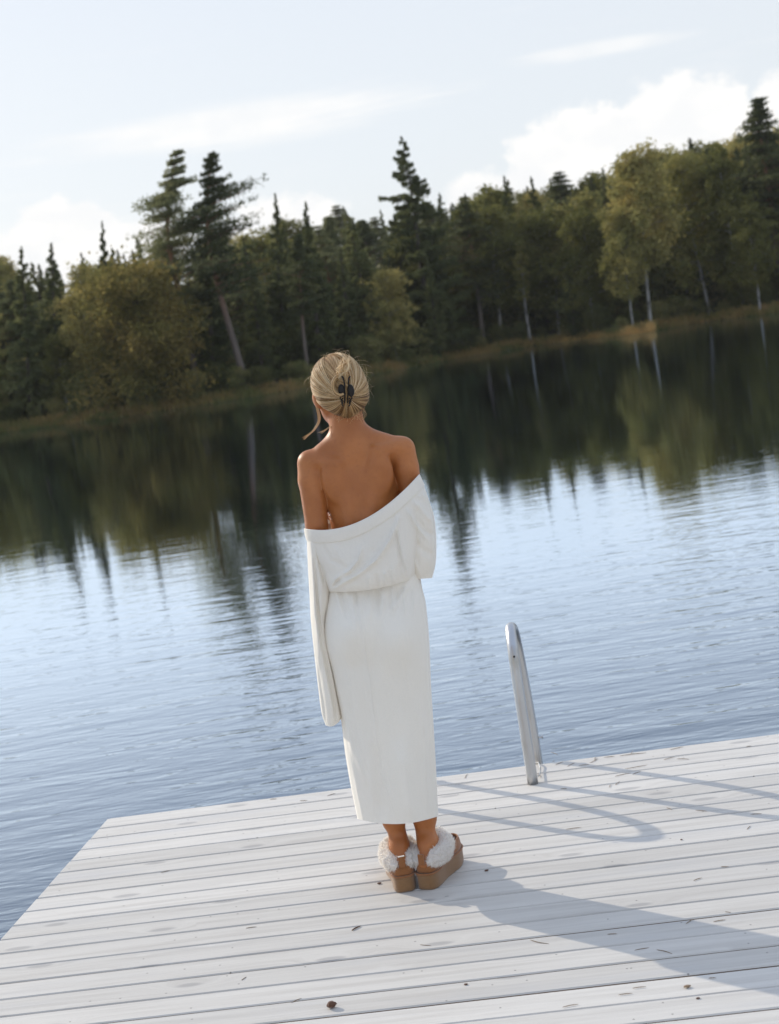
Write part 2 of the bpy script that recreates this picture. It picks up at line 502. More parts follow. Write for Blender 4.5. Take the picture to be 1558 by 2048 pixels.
# ------------------------------------------------------------------ terrain and water
SHORE = np.array([(-260, 10), (-150, 45), (-90, 62), (-50, 70), (-30, 74), (-17.5, 74.4), (-10.5, 71.7), (-4.7, 72.5), (0.6, 80.0), (5, 86.0), (9.8, 88.5),
                  (12.4, 86), (13.6, 82.0), (15.0, 80.6), (16.2, 83.5), (18.6, 84.4), (21.5, 81.6), (30, 79), (50, 76), (90, 62), (150, 40), (260, 5)], float)
def shore_y(x): return np.interp(x, SHORE[:, 0], SHORE[:, 1])
def terrain_z(x, y):
    d = np.asarray(y, float) - shore_y(x)
    z = np.interp(d, [-30, -4, -1.0, 0, 0.5, 2.5, 10, 40, 75, 130, 400], [-4, -1.6, -0.95, -0.62, -0.42, -0.25, 0.1, 2.2, 5.0, 8.5, 14])
    return z + (0.12 * np.sin(np.asarray(x) * 0.9 + d * 0.6) + 0.08 * np.sin(np.asarray(x) * 2.3 - d)) * np.clip(d / 4, 0, 1)

def build_terrain():
    xs = np.unique(np.concatenate([np.linspace(-260, -40, 45), np.linspace(-40, 45, 220), np.linspace(45, 260, 45)]))
    ds = np.array([-30, -12, -4, -1.5, -0.6, 0, 0.25, 0.5, 1, 1.6, 2.5, 4, 6, 9, 13, 18, 25, 33, 42, 55, 70, 90, 120, 170, 260, 420])
    V = []
    for d in ds:
        y = shore_y(xs) + d
        V.append(np.stack([xs, y, terrain_z(xs, y)], 1))
    V = np.concatenate(V); n = len(xs)
    F = np.array([(i * n + j, i * n + j + 1, (i + 1) * n + j + 1, (i + 1) * n + j) for i in range(len(ds) - 1) for j in range(n - 1)])
    tag(obj('forest_ground', mesh('forest_ground', V, F), M['ground']), 'dark mossy forest floor rising behind the far shore', kind='structure')
build_terrain()
V = [(-700, -400, WATER), (700, -400, WATER), (700, 700, WATER), (-700, 700, WATER)]
tag(obj('lake_water', mesh('lake_water', V, [(0, 1, 2, 3)], False), M['water']), 'rippled lake water reflecting sky and forest', kind='structure')
V = [(-900, -600, -4.2), (900, -600, -4.2), (900, 900, -4.2), (-900, 900, -4.2)]
tag(obj('lake_bed', mesh('lake_bed', V, [(0, 1, 2, 3)], False), M['ground']), 'dark lake bed under the water', kind='structure')

# ------------------------------------------------------------------ trees
def tris_cloud(P, size, bias=None, aspect=0.6):
    """one small leaf-clump triangle pair per point"""
    n = len(P)
    A = RNG.normal(size=(n, 3)); A /= np.linalg.norm(A, axis=1)[:, None]
    if bias is not None:
        A = A * 0.55 + bias; A /= np.linalg.norm(A, axis=1)[:, None]
    B = np.cross(A, RNG.normal(size=(n, 3))); B /= np.linalg.norm(B, axis=1)[:, None] + 1e-9
    P = np.asarray(P)
    s = (size * RNG.uniform(0.6, 1.35, n))[:, None]
    a, b = A * s, B * s * aspect
    V = np.stack([P - a * 0.5, P + b * 0.5, P + a * 0.55, P - b * 0.5], 1).reshape(-1, 3)
    F = np.arange(4 * n).reshape(n, 4)
    return V, F

def limb_tube(mb, P, r0, r1, n=5):
    P = np.asarray(P, float)
    mb.tube(P, np.linspace(r0, r1, len(P)), n, cap=False)

def gen_spruce(h, w, seed, sparse=1.0, n_leaf=11000, rough=False):
    """Norway spruce: whorls of drooping boughs with hanging twigs"""
    r = np.random.default_rng(seed)
    mb = MB()
    zz = np.linspace(0, h, 10)
    wob = np.stack([0.05 * np.sin(zz * 0.6 + seed), 0.05 * np.cos(zz * 0.5), zz], 1)
    mb.tube(wob, np.linspace(0.16 * h / 10, 0.012, 10), 7, cap=False)
    pts, bias = [], []
    nb = int(150 * sparse)
    for k in range(nb):
        f = (k + r.uniform()) / nb
        z = h * (0.06 + 0.94 * f ** 0.95)
        prof = (1 - f) ** 0.85 + 0.012
        L = w * prof * r.uniform(0.55, 1.12)
        if f < 0.2: L *= 0.55 + 2.2 * f
        if rough: L = L * r.choice([0.45, 0.8, 1.0, 1.25], p=[.15, .3, .4, .15]) * (1.25 if f > 0.6 else 1)
        az = r.uniform(0, 2 * math.pi)
        m = int(max(4, n_leaf / nb * (0.25 + 1.5 * prof)))
        t = r.uniform(0.12, 1, m) ** 0.8
        droop = r.uniform(0.15, 0.45) * (1 - 0.7 * f)
        side = r.normal(0, 0.16, m) * L * (1.1 - t * 0.8)
        x = np.cos(az) * L * t - np.sin(az) * side
        y = np.sin(az) * L * t + np.cos(az) * side
        zc = z - droop * L * t + 0.22 * L * t ** 3 - np.abs(r.normal(0, 0.10, m)) * (0.6 + prof)
        pts.append(np.stack([x, y, zc], 1))
        bias.append(np.tile([np.cos(az) * 0.7, np.sin(az) * 0.7, -0.5], (m, 1)))
        if k % 3 == 0 and L > 0.5:
            tt = np.linspace(0, 0.8, 4)
            limb_tube(mb, np.stack([np.cos(az) * L * tt, np.sin(az) * L * tt, z - droop * L * tt], 1), 0.025, 0.008, 4)
    P = np.concatenate(pts)
    V, F = tris_cloud(P, np.interp(P[:, 2], [0, h * 0.7, h], [0.25, 0.20, 0.10]), np.concatenate(bias), 0.42)
    return mb.mesh('trunk_' + str(seed)), mesh('crown', V, F, False)

def gen_pine(h, w, seed, wind=0.0, crown0=0.42, n_leaf=11000, lean=0.0):
    """Scots pine: bare trunk, irregular limbs carrying flat needle pads, tip blown to one side"""
    r = np.random.default_rng(seed)
    mb = MB()
    zz = np.linspace(0, h, 14)
    cx = lean * (zz / h) ** 2 * 0.5 + 0.10 * np.sin(zz * 0.55 + seed) + wind * np.clip(zz / h - 0.62, 0, 1) ** 1.6 * 8
    cy = 0.09 * np.sin(zz * 0.45 + seed * 2)
    ax = np.stack([cx, cy, zz], 1)
    mb.tube(ax, np.interp(zz / h, [0, 0.05, 0.5, 1], [0.22 * h / 11, 0.17 * h / 11, 0.12 * h / 11, 0.015]), 8, cap=False)
    pts, bias = [], []
    nb = 44
    for k in range(nb):
        f = (k + r.uniform()) / nb
        z = h * (crown0 + (1 - crown0) * f)
        prof = (math.sin(math.pi * min(1, f * 0.9 + 0.16)) ** 0.7) * (1 - 0.45 * f)
        if f > 0.7: prof *= 0.75
        prof *= np.interp(f, [0.74, 1.0], [1.0, 0.16])
        L = w * prof * r.uniform(0.3, 1.4)
        az = r.uniform(0, 2 * math.pi)
        dx, dy = math.cos(az) + wind * 0.9, math.sin(az)
        rise = r.uniform(-0.05, 0.35) + 0.25 * f
        c = np.array([np.interp(z, zz, cx), np.interp(z, zz, cy), z])
        tt = np.linspace(0, 1, 5)
        br = c + np.stack([dx * L * tt, dy * L * tt, L * (rise * tt - 0.15 * tt ** 2) + 0.05 * np.sin(5 * tt + k)], 1)
        limb_tube(mb, br, 0.045, 0.012, 5)
        npad = max(2, int(L * 4))
        for q in range(npad):
            s = (q + 0.8 + r.uniform(0, 0.4)) / (npad + 0.4)
            p = c + np.array([dx * L * s, dy * L * s, L * (rise * s - 0.15 * s * s)]) + r.normal(0, 0.10 * L, 3) * [1, 1, 0.4]
            m = int(n_leaf / nb / npad * np.interp(f, [0.75, 1.0], [1.0, 0.55]))
            rad = r.uniform(0.20, 0.46) * (0.8 + 0.3 * L) * np.interp(f, [0.7, 1.0], [1.0, 0.42])
            q3 = np.clip(r.normal(0, 1, (m, 3)), -1.7, 1.7) * [rad * (1 + 0.4 * abs(wind)), rad, rad * 0.28]
            q3[:, 2] = np.abs(q3[:, 2]) * 1.1 + wind * 0.25 * q3[:, 0]
            pts.append(p + q3)
            bias.append(np.tile([wind * 0.9, 0, 0.25], (m, 1)))
    P = np.concatenate(pts)
    V, F = tris_cloud(P, 0.19, np.concatenate(bias), 0.32)
    return mb.mesh('trunk_' + str(seed)), mesh('crown', V, F, False)

def gen_broadleaf(h, w, seed, trunk_r=0.07, base=0.28, n_leaf=11000, lean=0.0, leaf=0.15, shape=1.0, gaps=0.7):
    """birch or willow: forking limbs, leaves in clusters round the twig ends"""
    r = np.random.default_rng(seed)
    mb = MB()
    ends = []
    zz = np.linspace(0, h * 0.92, 10)
    cx = lean * (zz / h) + 0.10 * np.sin(zz * 0.7 + seed) * zz / h
    cy = 0.10 * np.cos(zz * 0.6 + seed) * zz / h
    mb.tube(np.stack([cx, cy, zz], 1), np.linspace(trunk_r, 0.012, 10), 7, cap=False)
    nb = 34
    for k in range(nb):
        f = (k + r.uniform()) / nb
        z = h * (base + (0.92 - base) * f)
        prof = math.sin(math.pi * (0.16 + 0.80 * f)) ** 0.75 * shape
        L = w * prof * r.uniform(0.6, 1.15)
        az = k * 2.4 + r.uniform(-0.5, 0.5)
        rise = r.uniform(0.35, 0.95)
        c = np.array([np.interp(z, zz, cx), np.interp(z, zz, cy), z])
        tt = np.linspace(0, 1, 5)
        d = np.array([math.cos(az), math.sin(az), 0])
        br = c + d * (L * tt)[:, None] + np.array([0, 0, 1]) * (L * (rise * tt - 0.45 * tt ** 2))[:, None]
        limb_tube(mb, br, max(0.014, trunk_r * 0.33 * (1 - 0.6 * f)), 0.006, 4)
        for s in (0.35, 0.55, 0.72, 0.86, 1.0):
            for q in range(2):
                e = c + d * L * s + np.array([0, 0, L * (rise * s - 0.45 * s * s)]) + r.normal(0, 0.17 * w, 3) * [1, 1, 0.8]
                if r.uniform() < gaps: ends.append((e, 0.24 * w * r.uniform(0.5, 1.15)))
    pts = []
    m = max(8, int(n_leaf / len(ends)))
    for e, rad in ends:
        q3 = r.normal(0, 0.55, (m, 3)) * rad
        q3[:, 2] = q3[:, 2] * 0.9 - np.abs(r.normal(0, 0.12, m))
        pts.append(e + q3)
    V, F = tris_cloud(np.concatenate(pts), leaf, None, 0.65)
    return mb.mesh('trunk_' + str(seed)), mesh('crown', V, F, False)

PROTO = {}
def proto(key, meshes, leaf, bark, H):
    tm, cm = meshes
    tm.materials.append(M[bark]); cm.materials.append(M[leaf])
    PROTO[key] = (tm, cm, H)
for i, (w, sp) in enumerate(((1.55, 1.0), (1.3, 0.85), (1.8, 1.1), (1.15, 0.75))):
    proto('spruce%d' % i, gen_spruce(9.0, w, 20 + i, sp), 'spruce', 'bark_spruce', 9.0)
for i, (w, c0) in enumerate(((1.7, 0.35), (1.5, 0.45), (2.0, 0.28))):
    proto('pine%d' % i, gen_pine(9.0, w, 40 + i, 0.10, c0), 'pine', 'bark_pine', 9.0)
for i, (w, b) in enumerate(((1.5, 0.26), (1.3, 0.34), (1.7, 0.20), (1.35, 0.15))):
    proto('birch%d' % i, gen_broadleaf(8.0, w, 60 + i, 0.075, b), 'birch', 'bark_birch', 8.0)
for i in range(3):
    proto('bush%d' % i, gen_broadleaf(2.6, 1.1, 80 + i, 0.03, 0.06, 4500, 0, 0.12, 1.15, 0.95), 'bush', 'bark_spruce', 2.6)
# single characters of the far shore
proto('wind_a', gen_pine(11.0, 2.3, 101, 0.55, 0.26, 17000), 'pine', 'bark_pine', 11.0)
proto('wind_b', gen_pine(11.0, 2.0, 102, 0.55, 0.42, 15000), 'pine', 'bark_pine', 11.0)
proto('centre', gen_spruce(11.0, 3.0, 103, 0.85, 30000, True), 'spruce', 'bark_spruce', 11.0)
proto('willow', gen_broadleaf(6.6, 2.5, 104, 0.10, 0.10, 21000, 0, 0.16, 1.1, 0.95), 'willow', 'bark_spruce', 6.6)
proto('snag', gen_broadleaf(6.0, 0.42, 105, 0.085, 0.42, 1500, 0, 0.14, 1.0, 0.6), 'birch', 'bark_birch', 6.0)
proto('edge_pine', gen_pine(10.0, 1.6, 106, 0.12, 0.34, 15000), 'pine', 'bark_pine', 10.0)

NAMES = {'spruce': 'spruce_tree', 'pine': 'pine_tree', 'birch': 'birch_tree', 'bush': 'shore_bush', 'wind_a': 'pine_tree', 'wind_b': 'pine_tree', 'centre': 'spruce_tree',
         'willow': 'willow_tree', 'snag': 'birch_tree', 'edge_pine': 'pine_tree'}
def put_tree(key, x, y, h, label, group=None, width=1.0, lean=0.0, rz=None, sink=0.1):
    tm, cm, H = PROTO[key]
    kind = NAMES.get(key) or NAMES[key.rstrip('0123456789')]
    o = empty(kind, (x, y, float(terrain_z(x, y)) - sink))
    s = h / H
    o.scale = (s * width, s * width, s)
    o.rotation_mode = 'ZYX'
    # turn about its own axis first, then lean sideways
    rzv = rnd.uniform(0, 6.28) if rz is None else rz
    o.rotation_mode = 'XYZ'
    o.matrix_world = Matrix.Translation(o.location) @ Matrix.Rotation(lean, 4, 'Y') @ Matrix.Rotation(rzv, 4, 'Z') @ Matrix.Diagonal((s * width, s * width, s, 1))
    tag(o, label, 'bush' if kind == 'shore_bush' else 'tree', group)
    obj('stem' if kind == 'shore_bush' else 'trunk', tm, None, o)
    obj('foliage' if kind == 'shore_bush' else 'crown', cm, None, o)
    return o

def shore_px(px):
    return np.interp(px, [30, 300, 540, 690, 760, 875, 1060, 1290, 1530], [862, 825, 790, 757, 742, 725, 690, 665, 628])
def named(key, px, depth, top, label, width=1.0, rz=0.0, group=None):
    """tree whose foot is seen at column px, depth metres behind the waterline, with its tip at pixel top"""
    y = 80.0
    for _ in range(6):
        p = at(px, shore_px(px), y); y = float(shore_y(p[0])) + depth
    p = at(px, shore_px(px), y); x = p[0]
    q = at(top[0], top[1], y)
    z0 = float(terrain_z(x, y)) - 0.1
    h = math.hypot(q[2] - z0, q[0] - x)
    return put_tree(key, x, y, h, label, group, width, math.atan2(q[0] - x, q[2] - z0), rz)

TAKEN = []
for a in (
    ('wind_a', 395, 3.0, (312, 306), 'left of the two tall windswept pines, tip bent to the right', 1.05, 0.0),
    ('wind_b', 492, 1.6, (380, 316), 'right of the two tall windswept pines, with long bare reddish trunk', 1.0, 0.0),
    ('centre', 873, 3.0, (803, 272), 'tall dark spruce in mid shore that rises far above the others', 1.0, 0.4),
    ('willow', 300, 0.8, (262, 528), 'broad round yellow-green willow at the waterline left of the tall pines', 1.05, 0.0),
    ('snag', 1062, 0.6, (1032, 468), 'slender birch with bare white trunk standing alone on the bank', 1.0, 0.0),
    ('edge_pine', 1565, 6.0, (1512, 198), 'tall pine at the right end of the forest, above its neighbours', 1.25, 0.0),
    ('birch1', 1303, 1.0, (1272, 282), 'tall pale birch with white trunk behind the grassy spit', 1.05, 1.0),
    ('birch0', 1268, 1.4, (1232, 400), 'shorter birch with a thin white trunk left of the tall pale one', 0.9, 2.0),
    ('birch2', 1422, 2.5, (1350, 290), 'broad olive birch right of the grassy spit', 1.0, 3.0),
    ('birch3', 1490, 2.5, (1430, 282), 'tall yellowish birch next to the pine at the right end', 0.9, 4.0),
    ('birch2', 1190, 2.0, (1160, 405), 'golden green birch halfway between the white snag and the spit', 1.0, 0.7),
    ('spruce1', 125, 3.0, (102, 484), 'dark pointed spruce near the left end of the shore', 1.15, 0.0),
    ('spruce0', 66, 2.0, (42, 492), 'dark spruce at the very left end of the shore', 1.1, 1.0),
    ('birch0', 185, 2.4, (160, 512), 'grey-green rounded birch between the left spruces and the willow', 1.0, 1.0),
    ('spruce3', 225, 9.0, (204, 440), 'thin spire of a spruce sticking up behind the grey-green birch', 0.8, 1.0),
    ('spruce2', 760, 4.0, (690, 420), 'wide dark spruce left of the tall mid-shore tree', 1.1, 1.0),
    ('spruce0', 645, 3.0, (610, 402), 'tall spruce right of the bare reddish trunk', 1.0, 2.0),
    ('spruce3', 575, 8.0, (550, 385), 'narrow dark spruce whose tip shows right of the windswept pines', 1.0, 3.0),
    ('pine1', 622, 1.5, (590, 470), 'slim pine with reddish trunk on the bank behind the woman', 0.9, 1.0),
    ('spruce1', 1040, 7.0, (1008, 350), 'pointed spruce right of the tall mid-shore tree', 1.0, 3.0),
    ('spruce0', 1100, 6.0, (1062, 352), 'second pointed spruce behind the white snag', 1.0, 4.0),
    ('spruce2', 1240, 7.0, (1205, 335), 'dark spruce behind the golden green birch', 1.0, 4.0),
    ('pine2', 970, 3.0, (930, 400), 'bushy pine between the tall mid-shore tree and the snag', 1.1, 2.0),
):
    key, px, dep, top, lab, wd, rz = a
    o = named(key, px, dep, top, lab, wd, rz)
    TAKEN.append((o.location.x, o.location.y))

def zone(x, y):
    px = x / y * FPX + 779
    for lim, txt in ((-10, 'past the left edge of the view'), (130, 'at the left end of the shore'), (330, 'near the round willow'), (530, 'near the two windswept pines'), (700, 'behind the woman\'s head'), (930, 'near the tall mid-shore tree'),
                     (1130, 'near the white-trunked snag'), (1300, 'behind the straw-coloured spit'), (1450, 'right of the straw-coloured spit'), (1580, 'at the right end of the shore')):
        if px < lim: return txt
    return 'past the right edge of the view'
def forest_label(kind, x, y):
    d = y - float(shore_y(x))
    look = {'spruce': 'dark green spruce', 'pine': 'grey-green pine', 'birch': 'olive leafy birch'}[kind]
    return look + (' close to the water ' if d < 6 else ' in the middle of the forest ' if d < 20 else ' far up the wooded rise ') + zone(x, y)
def fill_forest():
    rows = [(1.5, 2.2, 0.30), (4.0, 1.9, 0.6), (7.5, 2.0, 0.8), (12, 2.2, 0.85), (18, 2.5, 0.9), (26, 2.8, 0.9), (36, 3.2, 0.9), (50, 3.8, 0.9)]
    n = 0
    for dep, step, keep in rows:
        lim = 26 + dep * 0.45
        x = -lim
        while x < lim + 4:
            x += step * 0.88 * rnd.uniform(0.6, 1.4)
            if rnd.random() > keep: continue
            y = float(shore_y(x)) + dep + rnd.uniform(-1.2, 1.5)
            if dep < 10 and any((x - a) ** 2 + (y - b) ** 2 < 1.1 for a, b in TAKEN): continue
            pxn = x / y * FPX + 779
            right = pxn > 1050
            r = rnd.random()
            # skyline wanted in the picture: lower at the left end, level in the middle, higher at right
            sky = np.interp(x / y, [-0.30, -0.2, -0.15, -0.08, 0.0, 0.08, 0.15, 0.22, 0.3], [5.0, 4.7, 4.9, 5.0, 4.9, 4.9, 5.2, 5.5, 5.6])
            top = CAMH + y * math.tan(R(float(sky))) - 0.6
            h = top - float(terrain_z(x, y))
            if dep < 3: h *= rnd.uniform(0.45, 0.75)
            elif dep < 9: h *= rnd.uniform(0.72, 0.95)
            else: h *= rnd.uniform(0.88, 1.03)
            h = max(h, 3.2)
            if right:
                kind = 'birch' if r < (0.55 if dep < 14 else 0.35) else ('spruce' if r < 0.85 else 'pine')
            else:
                kind = 'birch' if r < (0.20 if dep < 6 else 0.12) else ('spruce' if r < 0.75 else 'pine')
            key = kind + str(rnd.randrange({'spruce': 4, 'pine': 3, 'birch': 4}[kind]))
            put_tree(key, x, y, h, forest_label(kind, x, y), 'trees massed in the forest across the lake', rnd.uniform(1.15, 1.6) if dep > 3 else rnd.uniform(0.95, 1.3), rnd.uniform(-0.05, 0.05))
            n += 1
    for side in (-1, 1):                                       # the shore goes on thinly past both sides
        for k in range(95):
            x = side * (27 + 75 * rnd.random() ** 1.3); y = float(shore_y(x)) + rnd.choice([rnd.uniform(1.5, 6), rnd.uniform(6, 26), rnd.uniform(26, 60)])
            kind = rnd.choice(['spruce', 'spruce', 'pine', 'birch'])
            put_tree(kind + str(rnd.randrange(3)), x, y, rnd.uniform(6.5, 9.5), forest_label(kind, x, y), 'trees massed in the forest across the lake', 1.3)
            n += 1
    for k in range(90):                                       # young growth closing the view between the trunks
        x = -26 + k * 0.60 + rnd.uniform(-0.3, 0.3); y = float(shore_y(x)) + rnd.uniform(5, 11)
        put_tree('bush%d' % rnd.randrange(3), x, y, rnd.uniform(2.0, 3.4), 'young undergrowth between the trunks ' + zone(x, y), 'undergrowth inside the forest', rnd.uniform(1.0, 1.4))
    for k in range(46):
        x = -24 + k * 1.05 + rnd.uniform(-0.4, 0.4); y = float(shore_y(x)) + rnd.uniform(0.9, 2.6)
        put_tree('bush%d' % rnd.randrange(3), x, y, rnd.uniform(0.9, 2.4) * (0.7 if x > 6 else 1), 'low leafy bush on the bank ' + zone(x, y), 'bushes along the far shore', rnd.uniform(0.9, 1.4))
    return n
print('forest trees', fill_forest())

def bank_grass():
    n = 26000
    x = RNG.uniform(-34, 38, n); d = np.abs(RNG.normal(0, 0.7, n)) - 0.12
    spit = (x > 9.5) & (x < 16.8)
    d = np.where(spit, d * 0.8, d)
    y = shore_y(x) + d
    z = terrain_z(x, y)
    h = RNG.uniform(0.15, 0.42, n) * np.where(d < 0.5, 0.9, 1.2)
    a = RNG.uniform(0, math.pi, n)
    wv = np.stack([np.cos(a), np.sin(a), 0 * a], 1) * RNG.uniform(0.03, 0.07, n)[:, None]
    lean = np.stack([RNG.normal(0, 0.12, n), RNG.normal(0, 0.12, n), h], 1)
    b = np.stack([x, y, z - 0.05], 1)
    V = np.stack([b - wv, b + wv, b + lean], 1).reshape(-1, 3)
    F = np.arange(3 * n).reshape(n, 3)
    tag(obj('bank_grass', mesh('bank_grass', V, F, False), M['grass']), 'rust and olive grass fringe along the far waterline', 'grass', kind='stuff')
    n = 7000
    t = RNG.uniform(0, 1, n)
    x = 10.9 + t ** 0.7 * 4.6; y = shore_y(x) + RNG.uniform(-0.3, 0.35, n); z = np.maximum(terrain_z(x, y), WATER - 0.1)
    h = RNG.uniform(0.12, 0.5, n) * (0.45 + 0.6 * t) * (0.8 + 0.35 * np.sin(x * 5))
    a = RNG.uniform(0, math.pi, n)
    wv = np.stack([np.cos(a), np.sin(a), 0 * a], 1) * 0.03
    b = np.stack([x, y, z], 1)
    lean = np.stack([RNG.normal(0, 0.12, n), RNG.normal(0, 0.12, n), h], 1)
    V = np.stack([b - wv, b + wv, b + lean], 1).reshape(-1, 3)
    m = mat_leaves('straw_sedge', (0.30, 0.22, 0.08), (0.38, 0.27, 0.10), (0.24, 0.19, 0.07), 0.4)
    tag(obj('sedge', mesh('sedge', V, np.arange(3 * n).reshape(n, 3), False), m), 'straw yellow sedge on the small spit at right', 'grass', kind='stuff')
bank_grass()

# ------------------------------------------------------------------ dock
ANG = -math.atan(0.079)                       # boards run almost across the view
E1 = np.array([math.cos(ANG), math.sin(ANG), 0]); E2 = np.array([math.sin(ANG), -math.cos(ANG), 0])    # E2 towards the camera
CORNER = ground(220, 1632)
PITCHW = 0.1128
def dock():
    root = empty('dock', tuple(CORNER), ANG)
    tag(root, 'whitewashed wooden bathing dock that the woman stands on', 'dock')
    def plank_mesh(seed, L, w, th):
        r = random.Random(seed)
        bev = 0.0035
        prof = [(-w / 2 + bev, 0), (w / 2 - bev, 0), (w / 2, -bev), (w / 2, -th), (-w / 2, -th), (-w / 2, -bev)]
        V = []; ks = 4
        for k in range(ks):
            x = L * k / (ks - 1)
            dy = 0.0008 * r.uniform(-1, 1); dz = 0.0006 * r.uniform(-1, 1)
            V += [(x + (0.058 * y if k == 0 else 0), y + dy, z + dz) for y, z in prof]
        F = [(k * 6 + j, (k + 1) * 6 + j, (k + 1) * 6 + (j + 1) % 6, k * 6 + (j + 1) % 6) for k in range(ks - 1) for j in range(6)]
        F += [tuple(range(6)), tuple((ks - 1) * 6 + 5 - j for j in range(6))]
        me = mesh('plank', V, F, False)
        me.materials.append(M['wood']); me.materials.append(M['board_edge'])
        for p in me.polygons:
            if abs(p.normal.z) < 0.5: p.material_index = 1
        return me
    ms = [plank_mesh(s, 6.4, PITCHW - g, 0.028) for s, g in enumerate((0.0055, 0.0068, 0.0048, 0.0075, 0.0060))]
    for k in range(70):
        m = ms[rnd.randrange(5)]
        # local frame: x along the boards, y away from the camera
        obj('plank', m, M['wood'], root, (-0.058 * (k + 0.5) * PITCHW + rnd.uniform(-0.0008, 0.0008), -(0.028 + (k + 0.5) * PITCHW), rnd.uniform(-0.0012, 0.0006)))
    mb = MB(); mb.box((3.2, -0.0125, -0.079), (6.4, 0.024, 0.15)); obj('fascia_board', mb.mesh('fascia', False), M['wood'], root, (0, 0, -0.006))
    for k in range(9):
        mb = MB(); mb.box((0.25 + k * 0.72, -4.0, -0.10), (0.045, 7.7, 0.14)); obj('joist', mb.mesh('joist', False), M['timber'], root)
    for i in range(4):
        for j in range(3):
            mb = MB(); a = np.linspace(0, 1, 3)
            mb.tube(np.stack([np.full(3, 0.35 + i * 1.9), np.full(3, -0.45 - j * 3.1), -0.17 - a * 4.0], 1), 0.075, 12); obj('pile', mb.mesh('pile'), M['timber'], root)
dock()

# ------------------------------------------------------------------ swim ladder
def ladder():
    base_r = ground(1066, 1567)
    root = empty('swim_ladder', tuple(base_r), ANG)
    tag(root, 'silver tubular swim ladder with looped handrails at the dock edge', 'ladder')
    # rail in its local plane: y away from camera, z up
    pts = [(0, 0.0, 0.0), (-0.002, 0.0, 0.20), (-0.004, 0.004, 0.40), (-0.004, 0.022, 0.485), (-0.004, 0.065, 0.535), (-0.002, 0.125, 0.553), (0.006, 0.19, 0.53), (0.011, 0.245, 0.46), (0.016, 0.275, 0.36),
           (0.022, 0.288, 0.20), (0.026, 0.292, 0.0), (0.026, 0.295, -0.5), (0.026, 0.30, -1.0), (0.026, 0.30, -1.55)]
    for k, dx in enumerate((0.0, -0.53)):
        mb = MB(); mb.tube(spline(pts, 70) + [dx, 0, 0], 0.0195, 16); rail = obj('handrail', mb.mesh('handrail'), M['metal'], root)
        mb = MB(); mb.tube([(dx - 0.003, -0.0198, 0.478), (dx - 0.003, -0.0150, 0.478)], 0.0038, 10); obj('drill_hole_shade', mb.mesh('hole_disc'), M['dark'], root)  # near-black disc on the tube stands in for the shaded inside of a hole
        mb = MB(); mb.tube([(dx + 0.040, 0.289, 0.085), (dx + 0.058, 0.289, 0.085)], 0.0035, 8); mb.tube([(dx + 0.055, 0.289, 0.085), (dx + 0.060, 0.289, 0.085)], 0.0068, 6); obj('bolt', mb.mesh('bolt', False), M['metal'], root)
    w = spline([(0.020, 0.262, -0.004), (0.030, 0.20, 0.012), (0.033, 0.13, 0.008), (0.026, 0.05, 0.012), (0.014, 0.012, 0.020)], 24)
    mb = MB(); mb.tube(w, 0.0028, 6); obj('strap', mb.mesh('strap'), M['metal'], root)
    mb = MB(); mb.box((-0.265, 0.265, -0.05), (0.56, 0.02, 0.05)); obj('cross_bracket', mb.mesh('bracket', False), M['metal'], root)
    for k in range(4):
        mb = MB(); mb.box((-0.265, 0.297, -0.42 - 0.28 * k), (0.50, 0.085, 0.03)); obj('step', mb.mesh('step', False), M['metal'], root)
ladder()

# ------------------------------------------------------------------ the woman
YC = 4.53                                     # distance of her body axis
def B(px, py, dy=0.0): return at(px, py, YC + dy)

